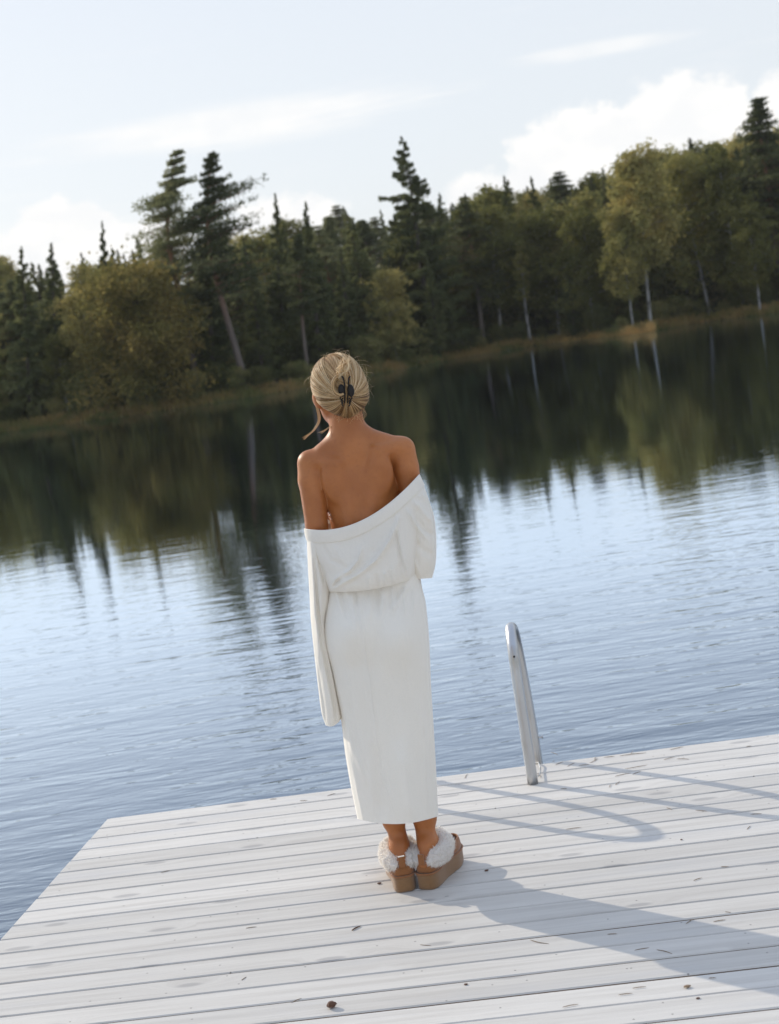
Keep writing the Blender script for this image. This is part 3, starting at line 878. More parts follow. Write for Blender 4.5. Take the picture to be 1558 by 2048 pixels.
class Field:
    """signed distance on a grid, primitives blended smoothly"""
    def __init__(s, lo, hi, h):
        s.h = h; s.lo = np.array(lo, float)
        s.n = np.ceil((np.array(hi) - s.lo) / h).astype(int) + 1
        s.ax = [s.lo[i] + h * np.arange(s.n[i]) for i in range(3)]
        s.F = np.full(s.n, 0.08)
    def region(s, lo, hi):
        a = np.clip(np.floor((np.array(lo) - s.lo) / s.h).astype(int), 0, s.n)
        b = np.clip(np.ceil((np.array(hi) - s.lo) / s.h).astype(int) + 1, 0, s.n)
        sl = tuple(slice(x, y) for x, y in zip(a, b))
        g = np.meshgrid(*[s.ax[i][sl[i]] for i in range(3)], indexing='ij', sparse=True)
        return sl, g
    def blend(s, sl, d, k, op='add'):
        f = s.F[sl]
        if op == 'add':
            hh = np.clip(0.5 + 0.5 * (f - d) / k, 0, 1)
            s.F[sl] = f * (1 - hh) + d * hh - k * hh * (1 - hh)
        else:
            d = -d
            hh = np.clip(0.5 - 0.5 * (f - d) / k, 0, 1)
            s.F[sl] = f * (1 - hh) + d * hh + k * hh * (1 - hh)
    def cone(s, a, b, r1, r2, k=0.012, op='add'):
        a, b = np.array(a, float), np.array(b, float)
        m = max(r1, r2) + k + 0.03
        sl, (X, Y, Z) = s.region(np.minimum(a, b) - m, np.maximum(a, b) + m)
        ba = b - a; L2 = ba @ ba
        t = np.clip(((X - a[0]) * ba[0] + (Y - a[1]) * ba[1] + (Z - a[2]) * ba[2]) / L2, 0, 1)
        d = np.sqrt((X - a[0] - t * ba[0]) ** 2 + (Y - a[1] - t * ba[1]) ** 2 + (Z - a[2] - t * ba[2]) ** 2) - (r1 + (r2 - r1) * t)
        s.blend(sl, d, k, op)
    def chain(s, P, rad, k=0.012):
        for i in range(len(P) - 1): s.cone(P[i], P[i + 1], rad[i], rad[i + 1], k)
    def ell(s, c, r, k=0.02, rot=(0, 0, 0), op='add'):
        c = np.array(c, float); r = np.array(r, float); m = r.max() + k + 0.03
        sl, (X, Y, Z) = s.region(c - m, c + m)
        Rm = np.array(Matrix.Rotation(rot[2], 3, 'Z') @ Matrix.Rotation(rot[1], 3, 'Y') @ Matrix.Rotation(rot[0], 3, 'X')).T
        x, y, z = X - c[0], Y - c[1], Z - c[2]
        u = [Rm[i, 0] * x + Rm[i, 1] * y + Rm[i, 2] * z for i in range(3)]
        k0 = np.sqrt(sum((u[i] / r[i]) ** 2 for i in range(3))); k1 = np.sqrt(sum((u[i] / r[i] ** 2) ** 2 for i in range(3))) + 1e-9
        s.blend(sl, k0 * (k0 - 1) / k1, k, op)
    def surface(s):
        """surface nets"""
        F = s.F; S = F < 0
        nx, ny, nz = F.shape
        cnt = np.zeros((nx - 1, ny - 1, nz - 1), np.int8)
        cs = [(i, j, k) for i in (0, 1) for j in (0, 1) for k in (0, 1)]
        for i, j, k in cs: cnt += S[i:nx - 1 + i, j:ny - 1 + j, k:nz - 1 + k]
        act = np.argwhere((cnt > 0) & (cnt < 8))
        idx = -np.ones(cnt.shape, np.int32); idx[tuple(act.T)] = np.arange(len(act))
        acc = np.zeros((len(act), 3)); num = np.zeros(len(act))
        for a in cs:
            for ax in range(3):
                if a[ax]: continue
                b = list(a); b[ax] = 1
                fa = F[tuple((act + a).T)]; fb = F[tuple((act + b).T)]
                m = (fa < 0) != (fb < 0)
                t = np.where(m, fa / np.where(m, fa - fb, 1), 0)
                p = np.array(a, float) + np.zeros((len(act), 3)); p[:, ax] += t
                acc += p * m[:, None]; num += m
        V = s.lo + s.h * (act + acc / num[:, None])
        Q = []
        for ax in range(3):
            o1, o2 = [(1, 2), (2, 0), (0, 1)][ax]
            A = np.take(S, range(0, S.shape[ax] - 1), ax); Bb = np.take(S, range(1, S.shape[ax]), ax)
            e = np.argwhere(A != Bb)
            e = e[(e[:, o1] > 0) & (e[:, o2] > 0) & (e[:, o1] < cnt.shape[o1]) & (e[:, o2] < cnt.shape[o2])]
            flip = A[tuple(e.T)]
            def c(d1, d2):
                q = e.copy(); q[:, o1] -= d1; q[:, o2] -= d2
                return idx[tuple(q.T)]
            q = np.stack([c(0, 0), c(1, 0), c(1, 1), c(0, 1)], 1)
            q[~flip] = q[~flip][:, ::-1]
            Q.append(q[(q >= 0).all(1)])
        return V, np.concatenate(Q)[:, ::-1] if False else np.concatenate(Q)

HEAD = B(678, 778, 0.015)
HYAW = R(20)                                   # face turned a little to her left
def H(x, y, z):
    """point in head coordinates: x right, y towards the face, z up"""
    ca, sa = math.cos(HYAW), math.sin(HYAW)
    lean = 0.10
    v = np.array([x * ca - y * sa, x * sa + y * ca, z])
    return HEAD + np.array([v[0] + z * -lean, v[1], v[2]])

def skull(f, grow=0.0, k=0.02):
    f.ell(H(0, -0.008, 0.018), (0.070 + grow, 0.090 + grow, 0.086 + grow), k, (0, 0, HYAW))

def make_body(root):
    f = Field((-0.34, 4.26, 0.04), (0.22, 4.86, 1.70), 0.0058)
    # torso from hips to ribs
    f.ell(B(753, 1265, 0.005), (0.138, 0.082, 0.13), 0.03)
    f.ell(B(708, 1290, -0.045), (0.068, 0.046, 0.080), 0.02)
    f.ell(B(800, 1296, -0.045), (0.068, 0.046, 0.080), 0.02)
    f.ell(B(742, 1135, 0.01), (0.108, 0.072, 0.13), 0.045)
    f.ell(B(731, 1035, 0.015), (0.108, 0.082, 0.13), 0.045)
    f.ell(B(717, 965, 0.02), (0.116, 0.082, 0.115), 0.04)
    # breasts
    f.ell(B(672, 1010, 0.095), (0.052, 0.045, 0.052), 0.03); f.ell(B(768, 1000, 0.095), (0.052, 0.045, 0.052), 0.03)
    # shoulder girdle
    f.cone(B(697, 893, 0.0), B(635, 925, 0.0), 0.048, 0.040, 0.035)
    f.cone(B(702, 888, 0.0), B(790, 898, 0.0), 0.048, 0.040, 0.035)
    f.cone(B(697, 845, 0.012), B(703, 905, 0.0), 0.040, 0.052, 0.034)
    f.cone(B(690, 858, 0.012), B(652, 905, 0.0), 0.024, 0.026, 0.03)
    f.cone(B(705, 858, 0.012), B(757, 888, 0.0), 0.024, 0.026, 0.03)
    # shoulder blades
    f.ell(B(668, 962, -0.052), (0.038, 0.017, 0.062), 0.024, (R(6), 0, R(-8)))
    f.ell(B(762, 945, -0.052), (0.038, 0.017, 0.062), 0.024, (R(6), 0, R(8)))
    f.cone(B(676, 925, -0.058), B(628, 922, -0.03), 0.012, 0.014, 0.02)
    f.cone(B(750, 900, -0.056), B(800, 893, -0.03), 0.012, 0.014, 0.02)
    # long back muscles and the furrow between them
    f.cone(B(700, 1000, -0.042), B(722, 1160, -0.045), 0.026, 0.026, 0.02)
    f.cone(B(735, 1000, -0.042), B(762, 1160, -0.045), 0.026, 0.026, 0.02)
    f.cone(B(703, 905, -0.090), B(722, 1020, -0.092), 0.026, 0.026, 0.016, 'sub')
    f.cone(B(722, 1020, -0.098), B(744, 1150, -0.098), 0.026, 0.026, 0.016, 'sub')
    f.ell(B(743, 905, -0.100), (0.020, 0.024, 0.034), 0.025, op='sub')
    # neck and head
    f.chain([B(694, 800, 0.02), B(691, 838, 0.010), B(697, 875, 0.0)], [0.050, 0.0435, 0.047], 0.02)
    skull(f)
    f.ell(H(0, 0.045, -0.040), (0.056, 0.060, 0.070), 0.03, (0, 0, HYAW))     # face and jaw
    f.ell(H(0, 0.078, -0.092), (0.022, 0.020, 0.018), 0.02, (0, 0, HYAW))     # chin
    f.cone(H(-0.048, 0.015, -0.055), H(-0.018, 0.075, -0.092), 0.016, 0.013, 0.02)
    f.cone(H(0.048, 0.015, -0.055), H(0.018, 0.075, -0.092), 0.016, 0.013, 0.02)
    f.cone(H(0, 0.098, -0.002), H(0, 0.118, -0.036), 0.007, 0.011, 0.010)      # nose
    f.ell(H(0, 0.100, -0.062), (0.020, 0.008, 0.005), 0.005, (0, 0, HYAW)); f.ell(H(0, 0.098, -0.071), (0.018, 0.008, 0.006), 0.005, (0, 0, HYAW))
    for sx in (-1, 1):
        f.ell(H(sx * 0.030, 0.100, 0.004), (0.015, 0.012, 0.010), 0.012, (0, 0, HYAW), 'sub')
        f.ell(H(sx * 0.030, 0.088, 0.002), (0.014, 0.012, 0.010), 0.004, (0, 0, HYAW))
        f.ell(H(sx * 0.042, 0.080, -0.030), (0.018, 0.016, 0.014), 0.02, (0, 0, HYAW))
        f.ell(H(sx * 0.073, 0.012, -0.022), (0.008, 0.017, 0.029), 0.006, (R(-12), 0, HYAW + sx * R(-24)))     # ear
    # left arm hangs straight inside the long sleeve
    f.chain([B(621, 926, 0.0), B(623, 960, -0.010), B(633, 1050, -0.020), B(642, 1105, -0.010), B(648, 1160, 0.008), B(655, 1250, 0.03)], [0.0405, 0.040, 0.0335, 0.031, 0.031, 0.021], 0.008)
    # right arm: upper arm down, forearm folded across the front
    f.chain([B(804, 899, 0.0), B(812, 935, 0.0), B(828, 1010, 0.01), B(838, 1070, 0.03)], [0.0405, 0.038, 0.033, 0.031], 0.008)
    f.chain([B(838, 1072, 0.03), B(815, 1092, 0.11), B(770, 1102, 0.165)], [0.031, 0.029, 0.020], 0.012)
    # hands: palm, four fingers, thumb
    w = B(655, 1250, 0.03); p = B(658, 1300, 0.04)
    f.ell((w + p) / 2 + [0, 0, -0.012], (0.014, 0.036, 0.045), 0.012)
    for i, L in enumerate((0.070, 0.078, 0.073, 0.058)):
        b0 = p + np.array([0.0, 0.028 - 0.018 * i, 0.0]); d = np.array([0.18, 0.05, -1.0]); e = b0 + d * L * 0.5; g = e + np.array([0.45, 0, -0.9]) * L * 0.5
        f.chain([b0 + [0, 0, 0.02], e, g], [0.0088, 0.0082, 0.0072], 0.003)
    f.chain([w + [0, 0.022, -0.02], w + [0.012, 0.048, -0.045], w + [0.02, 0.056, -0.075]], [0.012, 0.0095, 0.008], 0.006)
    w = B(770, 1102, 0.165)
    f.ell(w + [-0.045, 0.01, -0.004], (0.045, 0.015, 0.036), 0.012)
    for i, L in enumerate((0.068, 0.076, 0.072, 0.057)):
        b0 = w + np.array([-0.072, 0.012, 0.024 - 0.018 * i]); e = b0 + np.array([-1, -0.1, -0.05]) * L * 0.5; g = e + np.array([-0.9, -0.5, -0.1]) * L * 0.5
        f.chain([b0 + [0.02, 0, 0], e, g], [0.0088, 0.0082, 0.0072], 0.003)
    f.chain([w + [-0.02, 0.005, 0.022], w + [-0.045, 0.012, 0.048], w + [-0.072, 0.010, 0.056]], [0.012, 0.0095, 0.008], 0.006)
    # legs
    f.chain([B(712, 1300, 0.0), B(752, 1470, 0.01), B(768, 1560, -0.01), B(787, 1640, -0.012), B(803, 1692, -0.005)], [0.076, 0.050, 0.050, 0.034, 0.0205], 0.012)
    f.chain([B(797, 1305, 0.0), B(826, 1470, 0.01), B(836, 1560, -0.01), B(849, 1635, -0.012), B(852, 1692, -0.005)], [0.076, 0.050, 0.050, 0.036, 0.0235], 0.012)
    for (hx, hy, yaw) in LFEET:
        o = np.array([hx, hy, 0.0]); u = np.array([math.sin(yaw), math.cos(yaw), 0]); s2 = np.array([u[1], -u[0], 0])
        ank = B(803, 1692, -0.005) if yaw < 0.1 else B(852, 1692, -0.005)
        heel = o + u * 0.036 + [0, 0, 0.078]
        f.cone(ank, heel, 0.0205, 0.024, 0.012)
        f.cone(heel - u * 0.006, heel + u * 0.012 + [0, 0, 0.045], 0.018, 0.012, 0.02)
        f.cone(heel + u * 0.03 + [0, 0, 0.05], o + u * 0.17 + [0, 0, 0.075], 0.028, 0.020, 0.03)
        f.cone(heel, o + u * 0.165 + [0, 0, 0.066], 0.024, 0.020, 0.02)
        f.ell(ank + s2 * 0.024 + u * 0.012 + [0, 0, -0.012], (0.010, 0.011, 0.012), 0.012); f.ell(ank - s2 * 0.024 + u * 0.014 + [0, 0, -0.006], (0.010, 0.011, 0.012), 0.012)
        for i in range(5):
            tb = o + u * (0.165 - 0.008 * abs(i - 1.2)) + s2 * (-0.030 + 0.015 * i) * (1 if yaw < 0.1 else -1) + [0, 0, 0.064]
            f.cone(tb, tb + u * (0.040 - 0.005 * i), 0.0105 if i == 0 else 0.0085, 0.009 if i == 0 else 0.0065, 0.004)
    V, Q = f.surface()
    o = obj('body', mesh('body', V - np.array(root.location), Q), M['skin'], root)
    sm = o.modifiers.new('smooth', 'SMOOTH'); sm.factor = 0.5; sm.iterations = 3
    return o

# heel back point on the deck and heading of each foot
LFEET = ((-0.121, 4.436, R(-4)), (-0.062, 4.430, R(24)))
root = empty('person', (-0.09, 4.50, 0.0))
RL = np.array(root.location)
tag(root, 'blonde woman seen from behind in white off-shoulder top and long skirt, standing on the dock', 'person')
make_body(root)

# ---------------- garments
def ridge(px, py, folds):
    out = np.zeros_like(px)
    for P, wd, amp in folds:
        P = np.asarray(P, float); best = np.full(px.shape, 1e9); along = np.zeros_like(px); n = len(P) - 1
        for i in range(n):
            a, b = P[i], P[i + 1]; d = b - a
            t = np.clip(((px - a[0]) * d[0] + (py - a[1]) * d[1]) / (d @ d), 0, 1)
            r = np.hypot(px - a[0] - t * d[0], py - a[1] - t * d[1])
            al = (i + t) / n
            along = np.where(r < best, al, along); best = np.minimum(best, r)
        out += amp * 0.001 * np.exp(-(best / wd) ** 2) * np.clip(np.sin(np.pi * np.clip(along * 0.9 + 0.05, 0, 1)) * 1.6, 0, 1)
    return out

def garment(name, rows, mt, parent, folds=(), nu=120, nv=90, wav=0.0, seed=0, off=0.0, blobs=(), shape=1.0):
    """rows: (Lx, Ly, Rx, Ry, sag, near depth, far depth, centre depth); closed loops lofted downwards"""
    A = spline([r[:8] for r in rows], nv)
    th = np.linspace(0, 2 * math.pi, nu, endpoint=False)
    c, s = np.cos(th), np.sin(th)
    u = (1 - np.sign(c) * np.abs(c) ** shape) / 2
    near = np.clip(s, 0, 1)
    Lx, Ly, Rx, Ry, sag, bn, bf, yc = [A[:, i][:, None] for i in range(8)]
    px = Lx + (Rx - Lx) * u; py = Ly + (Ry - Ly) * u + sag * 4 * u * (1 - u) * np.where(s >= 0, 1, -0.25)
    dy = yc - np.where(s >= 0, bn * np.abs(s) ** 0.7, 0) + np.where(s < 0, bf * np.abs(s) ** 0.9, 0)
    dy = dy - ridge(px, py, folds) * np.minimum(1, near * 2.2)
    for bx_, by_, rx_, ry_, am_ in blobs:
        dy = dy - am_ * 0.001 * np.exp(-((px - bx_) / rx_) ** 2 - ((py - by_) / ry_) ** 2) * np.minimum(1, near * 2.2)
    if wav:
        v = np.linspace(0, 1, nv)[:, None]
        ph = seed * 1.7
        wv = np.sin(th * 7 + ph + 2.1 * v) + 0.6 * np.sin(th * 13 + 2 * ph - 3 * v) + 0.4 * np.sin(th * 23 + ph + 4 * v)
        k = wav * wv * (0.35 + 0.65 * v)
        dy = dy - k * s
        px = px - k * c * 640
    V = at(px, py, YC + dy)
    if off:
        cen = V.mean(1, keepdims=True); d = V - cen; d[..., 2] = 0
        V = V + d / (np.linalg.norm(d, axis=2, keepdims=True) + 1e-9) * off
    V = V.reshape(-1, 3)
    i, j = np.meshgrid(np.arange(nv - 1), np.arange(nu), indexing='ij')
    F = np.stack([i * nu + j, (i + 1) * nu + j, (i + 1) * nu + (j + 1) % nu, i * nu + (j + 1) % nu], -1).reshape(-1, 4)
    return obj(name, mesh(name, V - RL, F), mt, parent)

SKFOLD = [([(716, 1180), (722, 1240), (738, 1340), (752, 1470), (768, 1560), (792, 1640)], 2.6, 4.5),
          ([(662, 1336), (684, 1420), (706, 1500), (732, 1565)], 6, 11),
          ([(656, 1345), (676, 1440), (694, 1530), (712, 1630)], 6, -7),
          ([(817, 1168), (800, 1195), (785, 1222)], 5, 8),
          ([(701, 1180), (706, 1215), (716, 1260)], 5, 7), ([(712, 1178), (715, 1210)], 3.5, -6), ([(739, 1185), (740, 1215), (738, 1240)], 5, 6), ([(770, 1178), (764, 1210), (756, 1245)], 6, 6),
          ([(800, 1500), (812, 1570), (822, 1640)], 14, 8), ([(752, 1480), (760, 1560), (764, 1645)], 13, -9), ([(842, 1400), (850, 1500), (856, 1630)], 8, 6),
          *[([(x_, 1174), (x_ + 3 + (752 - x_) * 0.05, 1195), (x_ + 6 + (752 - x_) * 0.10, 1205 + l_)], 3.2, a_) for x_, l_, a_ in ((668, 20, 6), (680, 34, -6), (690, 18, 6), (724, 26, 5), (752, 34, -6), (762, 16, 6), (783, 30, 6), (793, 16, -5), (808, 24, 6), (828, 30, 5))],
          ([(706, 1300), (730, 1400), (742, 1500)], 15, -7), ([(775, 1320), (790, 1420), (800, 1500)], 18, -7)]
skirt = garment('skirt', [
    (664, 1150, 838, 1140, 4, .080, .080, .0), (657, 1182, 844, 1176, 4, .088, .085, .0), (650, 1222, 851, 1205, 3, .108, .090, .0), (647, 1262, 857, 1262, 3, .122, .095, .0),
    (652, 1300, 860, 1315, 3, .120, .095, .0), (662, 1338, 862, 1368, 3, .108, .09, .0), (674, 1395, 865, 1415, 3, .098, .09, .0), (683, 1440, 868, 1460, 3, .094, .09, .0), (691, 1505, 872, 1530, 4, .092, .09, .0),
    (703, 1575, 875, 1590, 8, .094, .092, .0), (716, 1638, 877, 1632, 13, .098, .095, .0)], M['skirt'], root,
    SKFOLD, 200, 150, 0.0011, 3, shape=0.97, blobs=((703, 1262, 36, 44, 22), (802, 1280, 36, 46, 21), (752, 1285, 9, 40, -5), (720, 1330, 60, 26, -7), (752, 1200, 60, 24, -6)))
V = None
BAND = 38
TOPFOLD = [([(797, 1036), (780, 1080), (752, 1120), (715, 1150), (668, 1178)], 5.0, 18), ([(722, 1092), (716, 1120), (700, 1140), (672, 1160), (660, 1180)], 4.5, 14),
           ([(690, 1146), (678, 1158), (664, 1176)], 4, -12), ([(738, 1128), (708, 1158), (676, 1176)], 5, -7), ([(737, 1072), (741, 1100)], 4, 3),
           ([(793, 1032), (799, 1080), (808, 1125), (816, 1158)], 3.0, 6), ([(788, 1050), (800, 1110), (812, 1150)], 3, -5),
           ([(814, 1018), (832, 1050), (858, 1082)], 4, 11), ([(826, 1000), (846, 1026), (864, 1048)], 5, 11), ([(836, 990), (850, 1004), (866, 1014)], 4, 6),
           *[([(x_, y_), (x_ + 2, y_ + 16), (x_ + 4, y_ + 34)], 3.5, a_) for x_, y_, a_ in ((736, 1150, 7), (752, 1146, -6), (768, 1142, 7), (784, 1134, 6), (800, 1128, -5))],
           ([(670, 1092), (684, 1118), (694, 1136)], 5, 6), ([(644, 1088), (662, 1120), (690, 1132)], 5, -5), ([(760, 1070), (750, 1110)], 10, -4)]
top = garment('blouse', [
    (614, 1074, 846, 962, BAND, .098, .10, .0), (618, 1096, 850, 990, 34, .104, .105, .0), (628, 1120, 846, 1030, 26, .114, .11, .0), (640, 1142, 842, 1075, 18, .122, .115, .0),
    (646, 1160, 838, 1112, 15, .128, .115, .0), (651, 1174, 834, 1140, 11, .125, .11, .0), (656, 1183, 828, 1157, 9, .112, .105, .0), (664, 1182, 820, 1157, 5, .095, .095, .0)], M['cloth'], root,
    TOPFOLD, 220, 110, 0.0012, 1)
band = garment('collar_band', [
    (612, 1060, 836, 952, BAND, .088, .09, .0), (608, 1057, 839, 948, BAND, .098, .10, .0), (609, 1066, 843, 956, BAND, .103, .104, .0), (611, 1075, 846, 963, BAND, .104, .105, .0),
    (614, 1083, 849, 970, BAND, .103, .105, .0), (617, 1085, 846, 972, BAND, .094, .097, .0)], M['cloth'], top, (), 200, 26)
sl = garment('sleeve', [
    (614, 1080, 657, 1076, 0, .060, .050, .0), (615, 1110, 656, 1110, 0, .064, .050, .0), (617, 1150, 660, 1155, 0, .068, .05, .0), (620, 1200, 658, 1205, 0, .066, .06, .0), (622, 1240, 652, 1245, 0, .064, .07, .0),
    (628, 1300, 658, 1300, 0, .060, .08, .0), (636, 1370, 672, 1370, 0, .058, .085, .0), (643, 1425, 683, 1430, 2, .056, .085, .0), (651, 1450, 682, 1438, 8, .05, .08, .0)], M['cloth'], top,
    [([(622, 1086), (628, 1160), (630, 1230), (640, 1330)], 3.6, 11), ([(634, 1086), (640, 1130), (650, 1170)], 3.5, -10), ([(628, 1120), (634, 1200), (644, 1290), (662, 1390)], 3.2, -12), ([(645, 1090), (652, 1130)], 3.5, 7), ([(634, 1240), (650, 1330), (668, 1440)], 3.8, 10), ([(650, 1300), (664, 1380), (674, 1440)], 3.2, -9), ([(636, 1330), (646, 1400), (652, 1450)], 3.0, -7)], 100, 110, 0.0007, 5)
sr = garment('sleeve', [
    (800, 1022, 847, 968, 0, .070, .09, .01), (802, 1050, 858, 1000, 0, .078, .11, .01), (806, 1075, 868, 1030, 0, .084, .13, .015), (809, 1098, 872, 1062, 0, .088, .15, .02), (812, 1122, 873, 1095, 0, .086, .16, .02),
    (815, 1142, 871, 1128, 0, .078, .16, .02), (820, 1159, 864, 1156, 0, .060, .15, .02)], M['cloth'], top,
    [([(816, 1020), (832, 1050), (856, 1082)], 3.5, 8), ([(830, 1000), (848, 1026), (866, 1046)], 5, 9), ([(842, 985), (856, 1000), (868, 1016)], 4, 7), ([(824, 1075), (846, 1100), (868, 1112)], 7, -7), ([(822, 1110), (836, 1140), (842, 1156)], 5, 5), ([(836, 1040), (852, 1062), (870, 1072)], 5, -7)], 120, 90, 0.0008, 8)

# ---------------- hair
def hair():
    f = Field((HEAD - [0.14, 0.17, 0.14]), (HEAD + [0.15, 0.17, 0.13]), 0.004)
    f.ell(B(675, 764, 0.005), (0.0765, 0.096, 0.083), 0.02)
    f.ell(B(686, 786, -0.012), (0.066, 0.078, 0.060), 0.03)
    f.ell(B(702, 790, 0.0), (0.0455, 0.060, 0.050), 0.02)
    f.ell(B(682, 768, -0.075), (0.034, 0.028, 0.040), 0.022)
    f.cone(B(690, 800, -0.045), B(694, 822, -0.035), 0.030, 0.014, 0.025)
    # leave the face free
    f.ell(H(0, 0.105, -0.045), (0.070, 0.062, 0.095), 0.012, (0, 0, HYAW), 'sub')
    f.ell(B(646, 832, 0.012), (0.034, 0.06, 0.030), 0.015, op='sub')
    V, Q = f.surface()
    me = mesh('hair', V - RL, Q)
    cen = B(680, 778, 0.0)
    # radial lookup for strands
    d = V - cen; rr = np.linalg.norm(d, axis=1); dn = d / rr[:, None]
    tip = B(691, 778, -0.10) - cen; tip /= np.linalg.norm(tip)
    cc = np.cross(dn, tip); ang = np.arctan2(dn @ np.cross(tip, [0, 0, 1.0]) , dn @ np.array([0, 0, 1.0]))
    tone = 0.50 + 0.22 * np.sin(ang * 23 + 3 * rr * 20) * np.sin(ang * 9 + 1) + 0.18 * np.sin(ang * 61 + 2)
    a = me.attributes.new('tone', 'FLOAT', 'POINT'); a.data.foreach_set('value', np.clip(tone, 0, 1).astype(np.float32))
    o = obj('hair', me, M['hair'], root)
    sm = o.modifiers.new('smooth', 'SMOOTH'); sm.factor = 0.5; sm.iterations = 2
    from mathutils.kdtree import KDTree
    kd = KDTree(len(dn))
    for i, v in enumerate(dn): kd.insert(v, i)
    kd.balance()
    def surf(dr):
        dr = dr / np.linalg.norm(dr)
        s_, w_ = 0, 0
        for _, i, dist in kd.find_n(dr, 4):
            k = 1 / (dist + 0.01); s_ += rr[i] * k; w_ += k
        return cen + dr * (s_ / w_)
    mb = MB(); tones = []
    r = random.Random(3)
    def strand(P, r0, r1, tn, n=4):
        P = np.asarray(P); m = len(P); k0 = mb.n
        rad = np.interp(np.linspace(0, 1, m), [0, 0.15, 0.8, 1], [r0 * 0.5, r0, r0 * 0.9, r1])
        mb.tube(P, rad, n, False)
        tones.extend([tn] * (mb.n - k0))
    side = np.cross(tip, [0, 0, 1.0]); side /= np.linalg.norm(side); upv = np.cross(side, tip)
    for k in range(1700):
        th = r.uniform(0, 2 * math.pi)
        x, z = math.cos(th), math.sin(th)           # x along side, z up
        back = r.uniform(0.0, 1.1)
        start = side * x + upv * z - tip * back * (0.6 if z > 0 else -0.15)
        start /= np.linalg.norm(start)
        sx = -1 if x < 0.25 else 1
        if z > -0.25:                               # top and sides: sweep down round the clip, then in from below
            w_ = max(0.0, z)
            end = tip * 1.0 + side * (sx * (0.05 + 0.16 * abs(x))) - upv * (0.26 - 0.18 * w_ * r.random())
            mid = side * (sx * (0.30 + 0.42 * abs(x))) + upv * (0.30 * z - 0.12) + tip * 0.75
        else:
            end = tip + side * x * 0.10 - upv * 0.30
            mid = start * 0.6 + end * 0.5
        mid = mid + side * r.gauss(0, 0.035) + upv * r.gauss(0, 0.035)
        lift = r.uniform(-0.0003, 0.0036)
        P = []
        for t in np.linspace(0, 1, 14):
            dr = (1 - t) ** 2 * start + 2 * t * (1 - t) * mid + t * t * end
            p = surf(dr); P.append(p + (p - cen) / np.linalg.norm(p - cen) * (lift + 0.0018 * math.sin(t * 3.1)))
        clump = 0.16 * math.sin(th * 17 + 2 * back) + 0.12 * math.sin(th * 41 + 1)
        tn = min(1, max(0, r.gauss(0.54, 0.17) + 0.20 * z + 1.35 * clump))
        strand(P, r.uniform(0.0004, 0.0013), 0.0004, tn)
    # coil of the twisted bun, left of the clip, and the tuft above it
    for k in range(46):
        q = r.uniform(0, 1); rad = 11 + 8 * q; P = []
        for a_ in np.linspace(-0.9, 3.9, 16):
            P.append(B(680 - 1.05 * rad * math.cos(a_ - 1.2) * 0.9, 771 - rad * math.sin(a_ - 1.2) * 1.25, -0.108 - 0.018 * math.sin(q * 3) + 0.004 * a_))
        strand(P, r.uniform(0.0012, 0.0026), 0.001, min(1, r.gauss(0.66, 0.2)), 5)
    for k in range(60):
        e = (690 + r.gauss(0, 7), 722 + r.gauss(0, 7))
        P = spline([B(691 + r.gauss(0, 3), 765, -0.100), B(683 + r.gauss(0, 5), 748 + r.gauss(0, 3), -0.118 + r.gauss(0, .006)), B(688 + r.gauss(0, 6), 737, -0.120 + r.gauss(0, .006)), B(*e, -0.105 + r.gauss(0, .01))], 10)
        strand(P, r.uniform(0.0008, 0.0019), 0.0003, min(1, r.gauss(0.86, 0.12)))
    # long loose lock on the left and a thin wisp
    for k in range(26):
        j = r.gauss(0, 1)
        P = spline([B(630 + j, 775, 0.03), B(632 + j, 805, 0.045), B(638 + j * 1.4, 830, 0.05), B(637 + j * 1.2, 845, 0.05), B(627 + j, 861, 0.048), B(607 + r.gauss(0, 1.6), 878 + r.gauss(0, 1.6), 0.045)], 22)
        strand(P, r.uniform(0.0006, 0.0012), 0.0001, min(1, r.gauss(0.78, 0.12)))
    for k in range(5):
        P = spline([B(668, 848, -0.02), B(655 + r.gauss(0, 1), 857, -0.01), B(640 + r.gauss(0, 3), 866 + r.gauss(0, 2), 0.0)], 10)
        strand(P, 0.0006, 0.0002, 0.8, 3)
    # flyaways round the outline, wisps on the nape
    for k in range(80):
        th = r.uniform(0.3, 3.6)
        dr = side * math.cos(th) + upv * math.sin(th) - tip * r.uniform(-0.5, 0.5)
        p = surf(dr); n_ = (p - cen) / np.linalg.norm(p - cen)
        tv = np.cross(n_, [r.gauss(0, 1), r.gauss(0, 1), r.gauss(0, 1)]); tv /= np.linalg.norm(tv)
        L = r.uniform(0.012, 0.045)
        P = [p, p + n_ * L * 0.18 + tv * L * 0.4, p + n_ * L * 0.30 + tv * L * 0.8, p + n_ * L * 0.26 + tv * L * 1.2]
        strand(spline(P, 8), 0.00024, 0.0001, 1.0, 3)
    for k in range(60):
        x0 = r.uniform(668, 722); y0 = r.uniform(806, 826)
        P = spline([B(x0, y0, -0.045), B(x0 + r.gauss(0, 3), y0 + 12, -0.046), B(x0 + r.gauss(0, 6) + (x0 - 696) * 0.1, y0 + r.uniform(12, 24), -0.046)], 8)
        strand(P, 0.0003, 0.00015, r.uniform(0.5, 0.9), 3)
    for k in range(26):
        x0 = r.uniform(722, 731); y0 = r.uniform(790, 822)
        P = spline([B(x0, y0, -0.005), B(x0 + r.gauss(1, 3), y0 + 12, -0.01), B(x0 - 5 + r.gauss(0, 5), y0 + r.uniform(16, 34), -0.01)], 8)
        strand(P, 0.0005, 0.00015, r.uniform(0.5, 0.9), 3)
    me2 = mb.mesh('hair_strands')
    a = me2.attributes.new('tone', 'FLOAT', 'POINT'); a.data.foreach_set('value', np.array(tones, np.float32))
    me2.transform(Matrix.Translation(-Vector(RL)))
    s_ = obj('strands', me2, M['hair'], o); s_['kind'] = 'stuff'
    # claw clip
    mb = MB(); cy = -0.122
